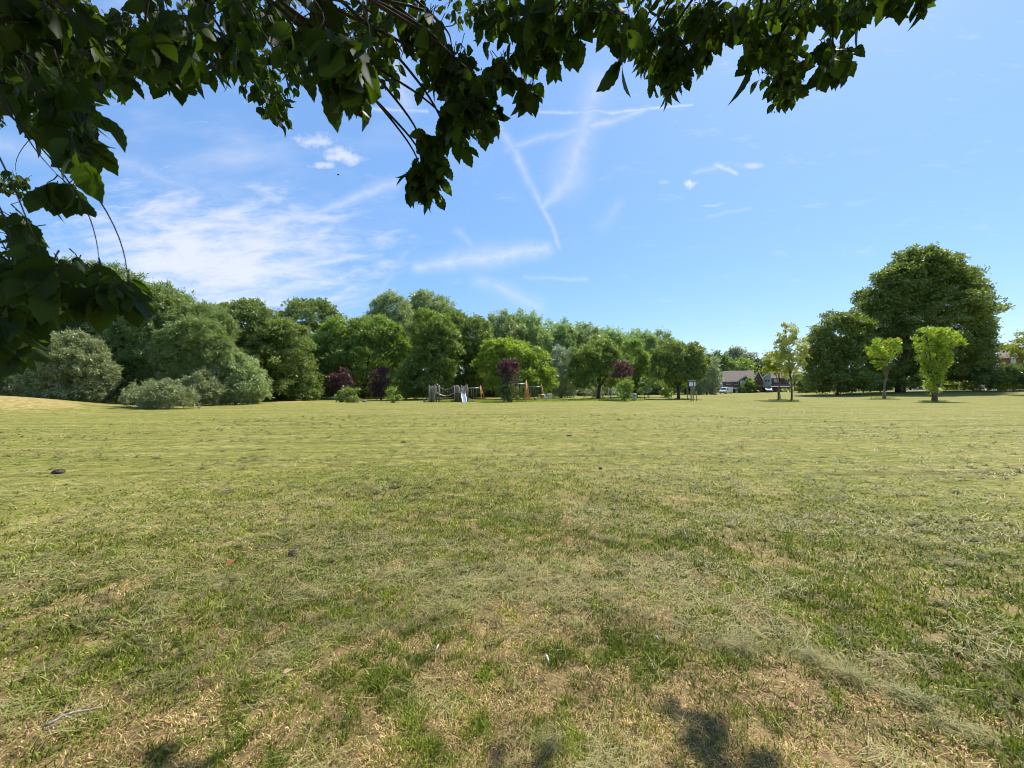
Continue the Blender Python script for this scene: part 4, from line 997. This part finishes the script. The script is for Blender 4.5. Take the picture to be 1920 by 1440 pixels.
def simple_house(label, px0, px1, row_e, row_r, Y, brick, gable, wins):
    zg = float(gh(X((px0 + px1) / 2, Y), Y)); o = (X((px0 + px1) / 2, Y), Y, zg)
    h = facing_house(label, 'house', o)
    x0, x1 = X(px0, Y), X(px1, Y); ze, zr = Z(row_e, Y), Z(row_r, Y + (0 if gable else 4)); d = 8
    b = LocalMB(o); b.cuboid(x0, x1, Y, Y + d, zg - .3, ze); r = LocalMB(o)
    if gable:
        xm = (x0 + x1) / 2; b.prism([(x0 - o[0], ze - o[2]), (x1 - o[0], ze - o[2]), (xm - o[0], zr - o[2])], 'y', 0, d)
        s2 = (zr - ze) / (xm - x0)
        r.slab([(x0 - .4, Y - .3, ze - .4 * s2 + .12), (x0 - .4, Y + d + .3, ze - .4 * s2 + .12), (xm, Y + d + .3, zr + .12), (xm, Y - .3, zr + .12)][::-1], .14)
        r.slab([(xm, Y - .3, zr + .12), (xm, Y + d + .3, zr + .12), (x1 + .4, Y + d + .3, ze - .4 * s2 + .12), (x1 + .4, Y - .3, ze - .4 * s2 + .12)][::-1], .14)
    else:
        for x in (x0, x1 - .25): b.prism([(0, ze - o[2]), (d, ze - o[2]), (d / 2, zr - o[2] - .1)], 'x', x - o[0], x + .25 - o[0])
        s2 = (zr - ze) / (d / 2)
        r.slab([(x0 - .4, Y - .4, ze - .4 * s2 + .12), (x1 + .4, Y - .4, ze - .4 * s2 + .12), (x1 + .4, Y + d / 2, zr + .12), (x0 - .4, Y + d / 2, zr + .12)], .16)
        r.slab([(x1 + .4, Y + d + .4, ze - .4 * s2 + .12), (x0 - .4, Y + d + .4, ze - .4 * s2 + .12), (x0 - .4, Y + d / 2, zr + .12), (x1 + .4, Y + d / 2, zr + .12)], .16)
        f = LocalMB(o); f.cuboid(x0 - .4, x1 + .4, Y - .47, Y - .42, ze - .4 * s2 - .2, ze - .4 * s2 + .1); f.build('fascia', WHITE, h)
    b.build('wall', brick, h); r.build('roof', TILE, h)
    for (a, c_, r0, r1, bars) in wins: window(h, o, X(a, Y), X(c_, Y), Z(r1, Y), Z(r0, Y), Y - .03, PALEGLASS, bars)
house_one(); house_two()
simple_house('reddish gabled brick house half hidden behind the tall sparse tree', 1488, 1503, 709, 698, 133, BRICK, True, ((1491, 1495, 713, 718, 1),))
simple_house('red brick house under a brown roof at the right edge above the hedge', 1872, 1945, 668, 655, 118, REDBRICK, False, ((1896, 1906, 671, 684, 2), (1920, 1932, 671, 684, 2)))
simple_house('pale low garage glimpsed under the huge tree right of its trunk', 1711, 1726, 713, 708, 122, WHITE, False, ())

# ------------------------------------------------------------------ vehicles
def vehicle(name, label, cat, loc, rz, prof, wdt, paint, glass_side, wheel_r, wheels, screen, lampz):
    """prof: side outline (x forward, z up)"""
    v = thing(name, label, cat, loc, rz)
    b = MB(); b.prism(prof, 'y', -wdt / 2, wdt / 2); b.build('body', paint, v, False, .06)
    for s_ in (-1, 1):
        for g in glass_side:
            m_ = MB(); m_.prism(g, 'y', s_ * wdt / 2 - .012 * s_, s_ * wdt / 2 + .012 * s_); m_.build('side_window', GLASS, v)
        for wx_ in wheels:
            m_ = MB(); m_.tube([(wx_, s_ * (wdt / 2 - .22), wheel_r), (wx_, s_ * (wdt / 2 + .02), wheel_r)], wheel_r, 18); wo_ = m_.build('wheel', RUBBER, v)
            m_ = MB(); m_.tube([(wx_, s_ * (wdt / 2 + .0), wheel_r), (wx_, s_ * (wdt / 2 + .035), wheel_r)], wheel_r * .6, 14); m_.build('rim', GALV, wo_)
        xf = max(p[0] for p in prof)
        m_ = MB(); m_.box((xf - .03, s_ * wdt * .36, lampz), (.12, .34, .2)); m_.build('headlight', LAMP, v, False, .03)
    (xa, za), (xb, zb) = screen
    n_ = Vector((zb - za, 0, xa - xb)).normalized() * .015
    if n_.x < 0: n_ = -n_
    m_ = MB(); q = wdt / 2 - .14
    m_.add([(xa + n_.x, -q, za + n_.z), (xa + n_.x, q, za + n_.z), (xb + n_.x, q * .92, zb + n_.z), (xb + n_.x, -q * .92, zb + n_.z),
            (xa - n_.x, -q, za - n_.z), (xa - n_.x, q, za - n_.z), (xb - n_.x, q * .92, zb - n_.z), (xb - n_.x, -q * .92, zb - n_.z)],
           [(0, 1, 2, 3), (7, 6, 5, 4), (0, 4, 5, 1), (1, 5, 6, 2), (2, 6, 7, 3), (3, 7, 4, 0)]); m_.build('windscreen', GLASS, v)
    m_ = MB(); m_.box((xf - .02, 0, lampz - .32), (.14, wdt * .9, .18)); m_.build('bumper', DARKPANEL, v, False, .03)
    return v
vp = [(-2.5, .35), (2.45, .35), (2.5, .75), (2.35, 1.02), (1.75, 1.18), (1.05, 1.95), (.75, 2.12), (-2.5, 2.12)]
vehicle('van', 'white van parked on the drive before the brown-roofed house', 'van', (X(1361, 122), 122, G(1361, 122)), math.radians(-145), vp, 1.95, VANW,
        [[(.55, 1.22), (1.45, 1.22), (.98, 1.82), (.55, 1.85)]], .33, (-1.6, 1.65), ((1.72, 1.22), (1.08, 1.92)), .78)
cp = [(-2.1, .3), (2.05, .3), (2.1, .62), (1.9, .8), (1.0, .92), (.35, 1.38), (-.9, 1.42), (-1.7, 1.02), (-2.1, .95)]
vehicle('parked_car', 'dark car parked in the shaded garage front of the grey-clad house', 'car', (X(1440, 124.5), 124.5, G(1440, 124.5)), math.radians(-108), cp, 1.75, CARD,
        [[(-1.25, .98), (.75, .95), (.28, 1.3), (-.85, 1.34)]], .31, (-1.3, 1.32), ((.95, .96), (.38, 1.36)), .62)

# ------------------------------------------------------------------ playground
def climbing_frame():
    Y = 50.5; o = (X(835, Y), Y, G(835, Y))
    h = thing('climbing_frame', 'grey timber climbing frame with two palisade towers, rope bridge and a shiny slide', 'climbing frame', o)
    def panel(name, pts, rad_, bot=757):
        b = LocalMB(o)
        for (p, r, yy) in pts:
            b.path([(X(p, yy), yy, G(p, yy) - .05), (X(p, yy), yy, Z(r, yy) - .06), (X(p, yy), yy, Z(r, yy))], [rad_, rad_, rad_ * .6], 9)
        return b.build(name, TIMBER, h, True)
    panel('palisade', [(805, 722, 49.6), (807.6, 725, 49.8), (810.3, 724.5, 49.9), (812.8, 724, 49.8), (815.4, 721.5, 49.6)], .095)
    panel('palisade', [(805.5, 723, 51.4), (808.5, 725, 51.4), (811.5, 724, 51.4), (814.5, 722, 51.4)], .095)
    panel('palisade', [(852.5, 724, 51.2), (855.3, 722.5, 51.2), (858, 723, 51.2), (860.6, 726, 51.2)], .1)
    panel('palisade', [(853, 725, 52.4), (856, 723, 52.4), (859, 722, 52.4), (862, 725, 52.4), (865, 722, 52.4), (868, 724, 52.4)], .1)
    panel('palisade', [(872.5, 722, 50.6), (875.5, 721, 50.9), (875.5, 722, 51.7)], .1)
    for (p, r, yy, rr_) in ((818.6, 724, 50.4, .06), (823.2, 722, 50.4, .10), (852, 722, 50.4, .07), (869.8, 724, 50.5, .07), (866.4, 735 - 8, 51.2, .06)):
        b = LocalMB(o); b.bar((X(p, yy), yy, G(p, yy) - .05), (X(p, yy), yy, Z(r, yy)), rr_, 9); b.build('post', TIMBER, h, True)
    b = LocalMB(o); b.bar((X(824, 50.4), 50.4, Z(741, 50.4)), (X(829, 50.4), 50.1, G(829, 50.2)), .05); b.build('strut', TIMBER, h, True)
    # platforms
    b = LocalMB(o); b.cuboid(X(805, 50), X(819, 50), 49.9, 51.3, Z(737.5, 50), Z(736.4, 50)); b.build('platform', TIMBER, h)
    b = LocalMB(o); b.cuboid(X(853, 51), X(875, 51), 50.7, 52.2, Z(737.0, 51), Z(736, 51)); b.build('platform', TIMBER, h)
    # sagging plank bridge with rope rails
    K = 15; br = [(819 + 33 * q / K, 736.2 + 5.6 * math.sin(math.pi * q / K) * (.8 + .2 * q / K) + 2.5 * q / K * (1 - q / K)) for q in range(K + 1)]
    b = LocalMB(o)
    for (p0, r0), (p1, r1) in zip(br[:-1], br[1:]):
        a0, a1 = X(p0, 50.5) + .012, X(p1, 50.5) - .012
        b.slab([(a0, 50.1, Z(r0, 50.5)), (a1, 50.1, Z(r1, 50.5)), (a1, 51.1, Z(r1, 50.5)), (a0, 51.1, Z(r0, 50.5))], .06)
    b.build('bridge_deck', PLANK, h)
    for yy in (50.1, 51.1):
        b = LocalMB(o)
        rp = [(X(820 + 32 * q / 10, yy), yy, Z(723.5 + 6.5 * math.sin(math.pi * q / 10), yy)) for q in range(11)]
        b.path(rp, .035, 6)
        for q in range(1, 10): b.bar(rp[q], (rp[q][0], yy, Z(br[int(q * 1.5)][1], 50.5)), .014, 5)
        b.build('rope_rail', ROPE, h, True)
    # stainless slide
    pts = [(865.4, 736.0, 50.9), (867, 736.6, 50.5), (868.2, 743, 49.9), (869.6, 751, 49.3), (870.8, 756.5, 48.7), (871.2, 757.6, 48.2)]
    b = LocalMB(o); hw = .27
    for (p0, r0, y0), (p1, r1, y1) in zip(pts[:-1], pts[1:]):
        A0, A1 = (X(p0 + 1, y0), y0, Z(r0, y0)), (X(p1 + 1, y1), y1, Z(r1, y1))
        b.slab([(A1[0] - hw, A1[1], A1[2]), (A1[0] + hw, A1[1], A1[2]), (A0[0] + hw, A0[1], A0[2]), (A0[0] - hw, A0[1], A0[2])], .03)
    sl_ = b.build('slide', STEEL, h)
    for s_ in (-1, 1):
        b = LocalMB(o)
        b.path([(X(p + 1, yy) + s_ * hw, yy, Z(r, yy) + .07) for p, r, yy in pts], .045, 6); b.build('side_rail', STEEL, sl_, True)
    b = LocalMB(o); b.path([(X(864, 50.9), 50.9, Z(736, 50.9)), (X(864, 50.9), 50.9, Z(729, 50.9)), (X(870, 50.9), 50.9, Z(729, 50.9)), (X(870, 50.9), 50.9, Z(736, 50.9))], .03, 6); b.build('grab_rail', GALV, h, True)
    b = LocalMB(o)
    b.bar((X(876.5, 51), 51, Z(745, 51)), (X(890, 50.2), 50.2, G(890, 50.2)), .06); b.bar((X(876.5, 51.8), 51.8, Z(745, 51.8)), (X(890, 51), 51, G(890, 51)), .06)
    for q in range(5):
        t_ = (q + .5) / 5; b.bar((X(876.5 + 13.5 * t_, 51 - .8 * t_), 51 - .8 * t_, Z(745, 51) * (1 - t_)), (X(876.5 + 13.5 * t_, 51.8 - .8 * t_), 51.8 - .8 * t_, Z(745, 51.8) * (1 - t_)), .03)
    b.build('ramp_ladder', TIMBER, h, True)
climbing_frame()
def swing_set(label, Y, pl, pr, row_bar, apex, legL, legR, chains, beam_mat=GALV, seat_row=745):
    """two A-frames of stained timber and a steel beam"""
    o = (X((pl + pr) / 2, Y), Y, G((pl + pr) / 2, Y))
    h = thing('swing_set', label, 'swing', o, 0, 'swing sets of the playground')
    for pc, legs in ((pl, legL), (pr, legR)):
        for (pf, dy) in legs:
            b = LocalMB(o); x_ = X(pc, Y)
            b.bar((X(pf, Y + dy), Y + dy, G(pf, Y + dy) - .03), (x_ - (X(pf, Y) - x_) * .06, Y - dy * .06, Z(apex, Y)), .065, 9); b.build('leg', ORANGE, h, True)
        b = LocalMB(o); (p0, d0), (p1, d1) = legs[0], legs[-1]
        f_ = .62; x_ = X(pc, Y); za = Z(row_bar, Y)
        b.bar((X(p0, Y) * (1 - f_) + x_ * f_, Y + d0 * (1 - f_), za * f_), (X(p1, Y) * (1 - f_) + x_ * f_, Y + d1 * (1 - f_), za * f_), .045); b.build('brace', ORANGE, h, True)
    b = LocalMB(o); b.bar((X(pl, Y), Y, Z(row_bar, Y)), (X(pr, Y), Y, Z(row_bar, Y)), .05, 10); b.build('beam', beam_mat, h, True)
    for c in chains:
        sb = LocalMB(o); w_ = .24; xc = X(c, Y); zs = Z(seat_row, Y)
        sb.cuboid(xc - w_, xc + w_, Y - .09, Y + .09, zs - .025, zs + .025); so = sb.build('swing_seat', RUBBER, h, False, .01)
        for s_ in (-1, 1):
            cb = LocalMB(o); cb.bar((xc + s_ * w_ * .85, Y, zs), (xc + s_ * w_ * .95, Y, Z(row_bar, Y)), .014, 5); cb.build('chain', GALV, so, True)
swing_set('orange timber swing set just right of the climbing frame', 57, 873, 901, 727.5, 723, ((871.5, -.9), (874, .9)), ((902.5, -1.0), (910.5, .8)), (881, 890), seat_row=744)
swing_set('tallest orange timber swing set, between the purple tree and the yellow-green dome', 52.5, 958, 986.5, 719.5, 712.5, ((953, -1.0), (961, 1.0)), ((986.3, -1.0), (994.6, -.2), (982.5, .9)), (975.5,), seat_row=745)
swing_set('farther orange timber swing set behind the low grey metal bars', 60, 990, 1015, 725, 720, ((988, -.9), (992, .9)), ((1017.5, .9), (1022, -.6)), (997, 1006), seat_row=743.5)
def metal_bar(label, p0, p1, row, Y, second):
    o = (X((p0 + p1) / 2, Y), Y, G(p0, Y)); h = thing('play_bar', label, 'play bar', o, 0, 'metal play bars')
    for p in (p0, p1):
        b = LocalMB(o); b.bar((X(p, Y), Y, G(p, Y) - .03), (X(p, Y), Y, Z(row, Y)), .045); b.build('post', GALV, h, True)
    b = LocalMB(o); b.bar((X(p0, Y) - .03, Y, Z(row, Y)), (X(p1, Y) + .03, Y, Z(row, Y)), .05); b.build('top_bar', GALV, h, True)
    if second:
        b = LocalMB(o); b.cuboid(X(p0 + 2.5, Y), X(p1 - 2, Y), Y - .2, Y + .2, Z(row + 2.6, Y), Z(row + 1.9, Y)); b.build('step_plate', GALV, h, False, .01)
        for p in (p0 + 3.5, p1 - 3):
            b = LocalMB(o); b.bar((X(p, Y), Y, G(p, Y) - .03), (X(p, Y), Y, Z(row + 2.5, Y)), .035); b.build('post', GALV, h, True)
metal_bar('plain grey metal play bar on two posts, left of a pair', 1010.5, 1021, 740, 55, False)
metal_bar('grey metal play bar with a low step plate, right of a pair', 1023, 1034.5, 739, 56.5, True)
def hoop():
    Y = 60; o = (X(1144.5, Y), Y, G(1144, Y)); h = thing('play_hoop', 'slim pale metal arch on a dark post under the dark green dome tree', 'play equipment', o)
    b = LocalMB(o)
    b.path([(X(1140.5, Y), Y, Z(742, Y))] + [(X(1144.5 - 4 * math.cos(a), Y), Y, Z(735 - 6 * math.sin(a), Y)) for a in np.linspace(0, math.pi, 12)] + [(X(1148.5, Y), Y, Z(742, Y))], .04, 7); b.build('arch', WHITE, h, True)
    b = LocalMB(o); b.cuboid(X(1140, Y), X(1152, Y), Y - .15, Y + .15, Z(742.6, Y), Z(741.8, Y)); b.build('seat', GALV, h)
    b = LocalMB(o); b.bar((X(1145, Y), Y, G(1145, Y)), (X(1145, Y), Y, Z(742, Y)), .07); b.build('post', DARKPANEL, h, True)
hoop()
def bin_(label, p0, p1, row, Y, mat, dome):
    o = (X((p0 + p1) / 2, Y), Y, G(p0, Y)); h = thing('litter_bin', label, 'bin', o, 0, 'litter bins')
    w_ = (X(p1, Y) - X(p0, Y)); z1 = Z(row, Y) - o[2]
    b = MB(); b.tube([(0, 0, -.02), (0, 0, z1 * .3), (0, 0, z1 * .72)], [w_ * .36, w_ * .40, w_ * .44], 16); b.build('bin_body', mat, h, True)
    b = MB()
    if dome: b.tube([(0, 0, z1 * .74), (0, 0, z1 * .86), (0, 0, z1 * .96), (0, 0, z1)], [w_ * .5, w_ * .5, w_ * .38, w_ * .12], 16)
    else: b.tube([(0, 0, z1 * .80), (0, 0, z1 * .97), (0, 0, z1)], [w_ * .5, w_ * .5, w_ * .44], 16)
    b.build('lid', STONE if dome else GREYP, h, True)
    b = MB()
    for a in range(4): b.tube([(w_ * .38 * math.cos(a * 1.57 + .78), w_ * .38 * math.sin(a * 1.57 + .78), z1 * .70), (w_ * .38 * math.cos(a * 1.57 + .78), w_ * .38 * math.sin(a * 1.57 + .78), z1 * .82)], .02, 6)
    b.build('lid_support', GALV, h)
bin_('grey-green litter bin on the grass between the two left purple trees', 678.8, 688.2, 750.5, 51, GREYP, False)
bin_('grey litter bin with pale rounded top beside the upright green bush', 1184.5, 1194, 737.5, 57, STONE, True)
def bench():
    Y = 52; o = (X(799, Y), Y, G(799, Y)); h = thing('bench', 'low grey timber bench at the left end of the climbing frame', 'bench', o)
    b = LocalMB(o)
    for q in range(3): b.cuboid(X(793, Y), X(804, Y), Y - .2 + q * .15, Y - .07 + q * .15, Z(748.2, Y), Z(747.4, Y))
    b.build('seat', TIMBER, h)
    for p in (795, 802.5):
        b = LocalMB(o); b.cuboid(X(p, Y) - .05, X(p, Y) + .05, Y - .18, Y + .2, -.02 + o[2], Z(748.2, Y)); b.build('leg', TIMBER, h)
bench()
def notice():
    Y = 54; o = (X(1298, Y), Y, G(1298, Y)); h = thing('notice_board', 'dark-framed notice board with two white panels on posts beside the vase-shaped tree', 'notice board', o)
    b = LocalMB(o); b.cuboid(X(1290.8, Y), X(1304.6, Y), Y - .02, Y + .04, Z(725, Y), Z(715, Y))
    b.slab([(X(1290, Y), Y - .15, Z(714.6, Y)), (X(1305.4, Y), Y - .15, Z(714.6, Y)), (X(1305.4, Y), Y + .15, Z(713.8, Y)), (X(1290, Y), Y + .15, Z(713.8, Y))], .04)
    b.build('frame', DARKPANEL, h)
    for (a, c) in ((1292, 1299.4), (1301, 1303.8)):
        b = LocalMB(o); b.cuboid(X(a, Y), X(c, Y), Y - .035, Y - .022, Z(724.2, Y), Z(716.2, Y)); b.build('panel', surf('notice_sheet', (.74, .76, .82), .5, .12, 5) if a == 1292 else WHITE, h)
    for p in (1296.3, 1300.2):
        b = LocalMB(o); b.cuboid(X(p, Y) - .06, X(p, Y) + .06, Y - .05 + .095, Y + .05 + .095, o[2] - .05, Z(716, Y)); b.build('post', TIMBER, h)
notice()
def post(label, p, row, Y, mat, r=.06, lean=0, cat='post', name='wooden_post', group=None):
    o = (X(p, Y), Y, G(p, Y)); z1 = Z(row, Y) - o[2]
    b = MB(); b.tube([(0, 0, -.1), (lean * .5, 0, z1 * .5), (lean * .97, 0, z1 - r * .6), (lean, 0, z1)], [r, r, r, r * .6], 10)
    ob = b.build(name, mat, None, True); ob.location = o
    return tag(ob, label, cat, group)
post('orange-brown timber post right of the notice board', 1306, 734.5, 55, ORANGE)
post('pale timber post left of the notice board', 1289.2, 728, 62, TIMBER)
post('thin dark post before the cream-green shrub under the huge tree', 1794.3, 711, 97, DARKPANEL, .08, name='metal_post')
post('upright stake, left one at the foot of the golden-green young tree', 1458.3, 731, 59.6, TIMBER, .05, name='tree_stake', cat='stake', group='stakes of the young trees')
post('leaning stake, right one at the foot of the golden-green young tree', 1463.8, 733, 59.6, TIMBER, .05, -.18, name='tree_stake', cat='stake', group='stakes of the young trees')
post('leaning stake, left one at the foot of the flat-topped yellow-green young tree', 1653.4, 731, 67.5, TIMBER, .07, .32, name='tree_stake', cat='stake', group='stakes of the young trees')
post('upright stake, right one at the foot of the flat-topped yellow-green young tree', 1661.2, 733, 67.5, TIMBER, .07, -.12, name='tree_stake', cat='stake', group='stakes of the young trees')
# pale path at the right edge
PAVE = surf('pale_path', (.52, .47, .40), .9, .1, 1.5)
pxs = np.linspace(104, 190, 30)
pv = []
for x in pxs: pv += [(x, 84 + (x - 104) * -.02, float(gh(x, 84)) + .12), (x, 86.5 + (x - 104) * -.02, float(gh(x, 86.5)) + .12)]
pf = np.array([[2 * q, 2 * q + 2, 2 * q + 3, 2 * q + 1] for q in range(29)])
tag(link('path', mesh_np('path', np.array(pv), pf, PAVE)), 'pale path along the hedge at the right edge', kind='structure')

# ------------------------------------------------------------------ small things lying on the grass
def on_ground(px, row):
    a, b_ = (px - 960) / F, (720 - row) / F
    dz = SP + b_ * CP; k_ = -EYE / dz
    x, y = a * k_, (CP - b_ * SP) * k_
    return np.array((x, y, float(near_ground(np.array([x]), np.array([y]))[0])))
SOIL = surf('dark_soil', (.075, .055, .035), .95, .3, 30, bump=1.0)
hr = np.random.default_rng(5)
def hay(label, px, row, rx, ry, hgt, n, rot=0.0, c0=(.10, .10, .025), c1=(.46, .42, .17)):
    o = on_ground(px, row)
    n = int(n * .45); a = hr.uniform(0, 6.283, n); r = np.minimum(np.abs(hr.normal(0, .45, n)), .95); rx, ry = rx * 1.25, ry * 1.35
    r = r * (1 + .3 * np.sin(a * 3 + px))
    lx, ly = r * np.cos(a) * rx, r * np.sin(a) * ry
    x = lx * math.cos(rot) - ly * math.sin(rot); y = lx * math.sin(rot) + ly * math.cos(rot)
    lump = vnoise(x * 14 + px, y * 14, 13)
    z = hr.random(n) * hgt * np.clip(1.0 - r * r, .04, 1) * (.15 + 1.2 * lump) * .8 + .012
    wd = o[1] / 384
    v, f, c = blades(x, y, z, hr.uniform(.04, .13, n), np.maximum(hr.uniform(.0013, .0024, n), wd * .3), hr.uniform(1.15, 1.75, n), hr.normal(0, .35, n),
                     np.where(hr.random(n) < .35, hr.normal(rot, .6, n), hr.uniform(0, 6.28, n)), lerp(c0, c1, hr.random(n)))
    ob = link('hay_clump', mesh_np('hay_clump', v, f, BLADE, False, (('tint', 'FLOAT_COLOR', c),)), None, o)
    tag(ob, label, 'cut grass', 'clumps of cut grass')
hay('raked clump of cut grass, leftmost of the row at lower right', 1378, 1222, .17, .10, .085, 900)
hay('rounded clump of cut grass, second from the left in the row at lower right', 1518, 1240, .15, .10, .08, 850)
hay('flattened clump of cut grass in the middle of the row at lower right', 1590, 1272, .16, .10, .06, 700, -.4)
hay('long pale swathe of cut grass ending the row at lower right', 1690, 1305, .24, .10, .045, 800, -.6, (.15, .15, .045), (.54, .50, .22))
hay('thin pale tail of cut grass nearest the lower right corner', 1800, 1370, .2, .10, .035, 420, -.7, (.15, .15, .045), (.54, .50, .22))
hay('small heap of cut grass left of centre in the middle of the field', 1140, 1014, .20, .10, .07, 700)
hay('loose clump of cut grass at the bottom between the two shade spots', 1030, 1395, .16, .08, .04, 600, .2)
hay('flat mat of cut grass left of the bottom centre, around the dried leaf', 420, 1085, .42, .2, .04, 1400, .1)
hay('faint heap of cut grass far out on the left of the field', 492, 843, .55, .14, .08, 500)
hay('wide thin heap of cut grass on the right half of the field', 1790, 1060, .42, .12, .06, 900, -.2)
def clod(label, px, row, r, name='soil_clod', mat=SOIL, cat='clod', flat=.55, sink=.15):
    o = on_ground(px, row); bm = bmesh.new(); bmesh.ops.create_icosphere(bm, subdivisions=3, radius=r)
    sd = hr.uniform(0, 50)
    for v in bm.verts:
        k_ = 1 + .35 * (float(fbm(np.array([v.co.x / r * 1.5 + sd]), np.array([v.co.y / r * 1.5 + v.co.z / r * 1.3]), 9, 4)[0]) - .5) * 2
        v.co = Vector((v.co.x * k_ * 1.25, v.co.y * k_, v.co.z * k_ * flat))
    me = bpy.data.meshes.new(name); bm.to_mesh(me); bm.free(); me.materials.append(mat)
    ob = link(name, me, None, (o[0], o[1], o[2] + r * flat * (1 - sink) * .8)); return tag(ob, label, cat, 'dark clods on the field')
clod('dark soil clod far left on the field', 110, 887, .085)
clod('small black soil clod left of the bottom centre above the dried leaf', 550, 1041, .038, flat=.8)
clod('flat dark clod in the field below the climbing frame', 740, 915, .07, flat=.3)
clod('tiny dark clod right of the field centre', 1126, 879, .035, flat=.7)
clod('small dark clod far out below the swings', 757, 829, .06, flat=.4)
clod('small dark clod on the straw patch below the rightmost purple tree', 1067, 817, .08, flat=.3)
def leaf_thing(label, px, row, L, rz, cols, name='fallen_leaf', cat='leaf', group=None, tilt=.4):
    o = on_ground(px, row)
    P = np.array([[0, 0, .012]]); a = np.array([[math.cos(rz), math.sin(rz), tilt]]); a = nrm(a)
    n_ = nrm(np.cross(np.cross(a, [0, 0, 1.0]), a) + [[.2, -.3, .1]]); n_ = nrm(n_ - a * (n_ * a).sum())
    v, f = leaves3d(P, a, n_, np.array([L]))
    ob = link(name, mesh_np(name, v, f, cols, True), None, (o[0], o[1], o[2] + .01)); tag(ob, label, cat, group)
DEADLEAF = leafmat('dead_leaf', (.30, .12, .04), (.38, .17, .06), .2, (1.2, 1, .7))
PALELEAF = leafmat('pale_dead_leaf', (.55, .38, .19), (.6, .42, .22), .2, (1.2, 1, .7))
leaf_thing('curled orange-brown dead leaf lying left of the bottom centre', 424, 1064, .075, .9, DEADLEAF, tilt=.9)
leaf_thing('small orange dead leaf low on the field right of the bottom centre', 1492, 1340, .04, 2.2, DEADLEAF)
leaf_thing('pale brown dead leaf in the straw at lower left', 530, 1268, .045, .4, PALELEAF)
FEATHER = surf('feather', (.80, .79, .76), .7, .05, 30)
def feather(label, px, row, L, rz):
    o = on_ground(px, row); h = thing('feather', label, 'feather', (o[0], o[1], o[2] + .02), rz, 'white feathers on the grass')
    b = MB(); K = 10
    vs, fs = [], []
    for q in range(K + 1):
        t_ = q / K; wdt = L * .16 * math.sin(math.pi * min(1, t_ * .9 + .1)) ** .7; x = L * t_; z = .035 * math.sin(t_ * 2.2) * L / .07
        vs += [(x, -wdt, z), (x, 0, z + .003), (x, wdt, z), (x, 0, z - .002)]
    for q in range(K):
        for e in range(4): fs.append((q * 4 + e, q * 4 + (e + 1) % 4, q * 4 + 4 + (e + 1) % 4, q * 4 + 4 + e))
    fs += [(3, 2, 1, 0), (K * 4, K * 4 + 1, K * 4 + 2, K * 4 + 3)]
    b.add(vs, fs); b.build('vane', FEATHER, h, True)
    b = MB(); b.tube([(-L * .35, 0, -.012), (0, 0, .003), (L * .6, 0, .034 * L / .07)], [.0012, .0012, .0006], 5); b.build('quill', FEATHER, h, True)
feather('upright little white feather left of the bottom centre', 817, 1228, .036, 1.2)
feather('white feather standing near the bottom centre of the field', 1029, 1248, .04, 2.0)
feather('small bright white feather by the straw patch right of centre', 1236, 1210, .03, 2.3)
STICK = surf('grey_stick', (.40, .35, .28), .85, .25, 60, bump=.5)
ORSTICK = surf('orange_stick', (.45, .24, .10), .8, .25, 60)
def stick(label, p, q, r, mat):
    a, b_ = on_ground(*p), on_ground(*q); c = (a + b_) / 2
    m_ = MB(); pts = []
    for k_ in range(9):
        t_ = k_ / 8; P = a * (1 - t_) + b_ * t_ - c + np.array([hr.normal() * r * .9, hr.normal() * r * .9, .024 + .012 * math.sin(t_ * 5)]); pts.append(tuple(P))
    m_.tube(pts, [r * (1.1 - .6 * k_ / 8) for k_ in range(9)], 7)
    mid = np.array(pts[4]); m_.tube([tuple(mid), tuple(mid + (b_ - a) * .12 + [.02, .03, .02])], [r * .5, r * .2], 5)
    ob = m_.build('stick', mat, None, True); ob.location = c; tag(ob, label, 'stick', 'sticks on the grass')
stick('long thin grey stick lying at lower left', (82, 1372), (218, 1317), .0065, STICK)
stick('short orange-brown stick right of the long grey stick at lower left', (272, 1368), (324, 1358), .006, ORSTICK)
stick('short dark twig among leaves above the long grey stick', (228, 1275), (285, 1258), .005, TWIG)
# an insect in the air
IN = surf('insect_body', (.02, .02, .02), .5, .1, 30); INW = surf('insect_wing', (.12, .12, .13), .3, .1, 30)
p_ = at(634, 328, 3.4)
ins = thing('flying_insect', 'tiny dark insect hovering in the blue sky left of the hanging branch', 'insect', p_, .6)
b = MB(); b.tube([(-.010, 0, 0), (-.006, 0, .001), (0, 0, .002), (.006, 0, .001), (.010, 0, 0)], [.001, .0035, .004, .0035, .001], 8); b.build('insect_body', IN, ins, True)
for s_ in (-1, 1):
    b = MB(); b.prism([(-.004, s_ * .002), (.004, s_ * .002), (.006, s_ * .013), (-.002, s_ * .014)], 'z', .003, .0036); b.build('wing', INW, ins)
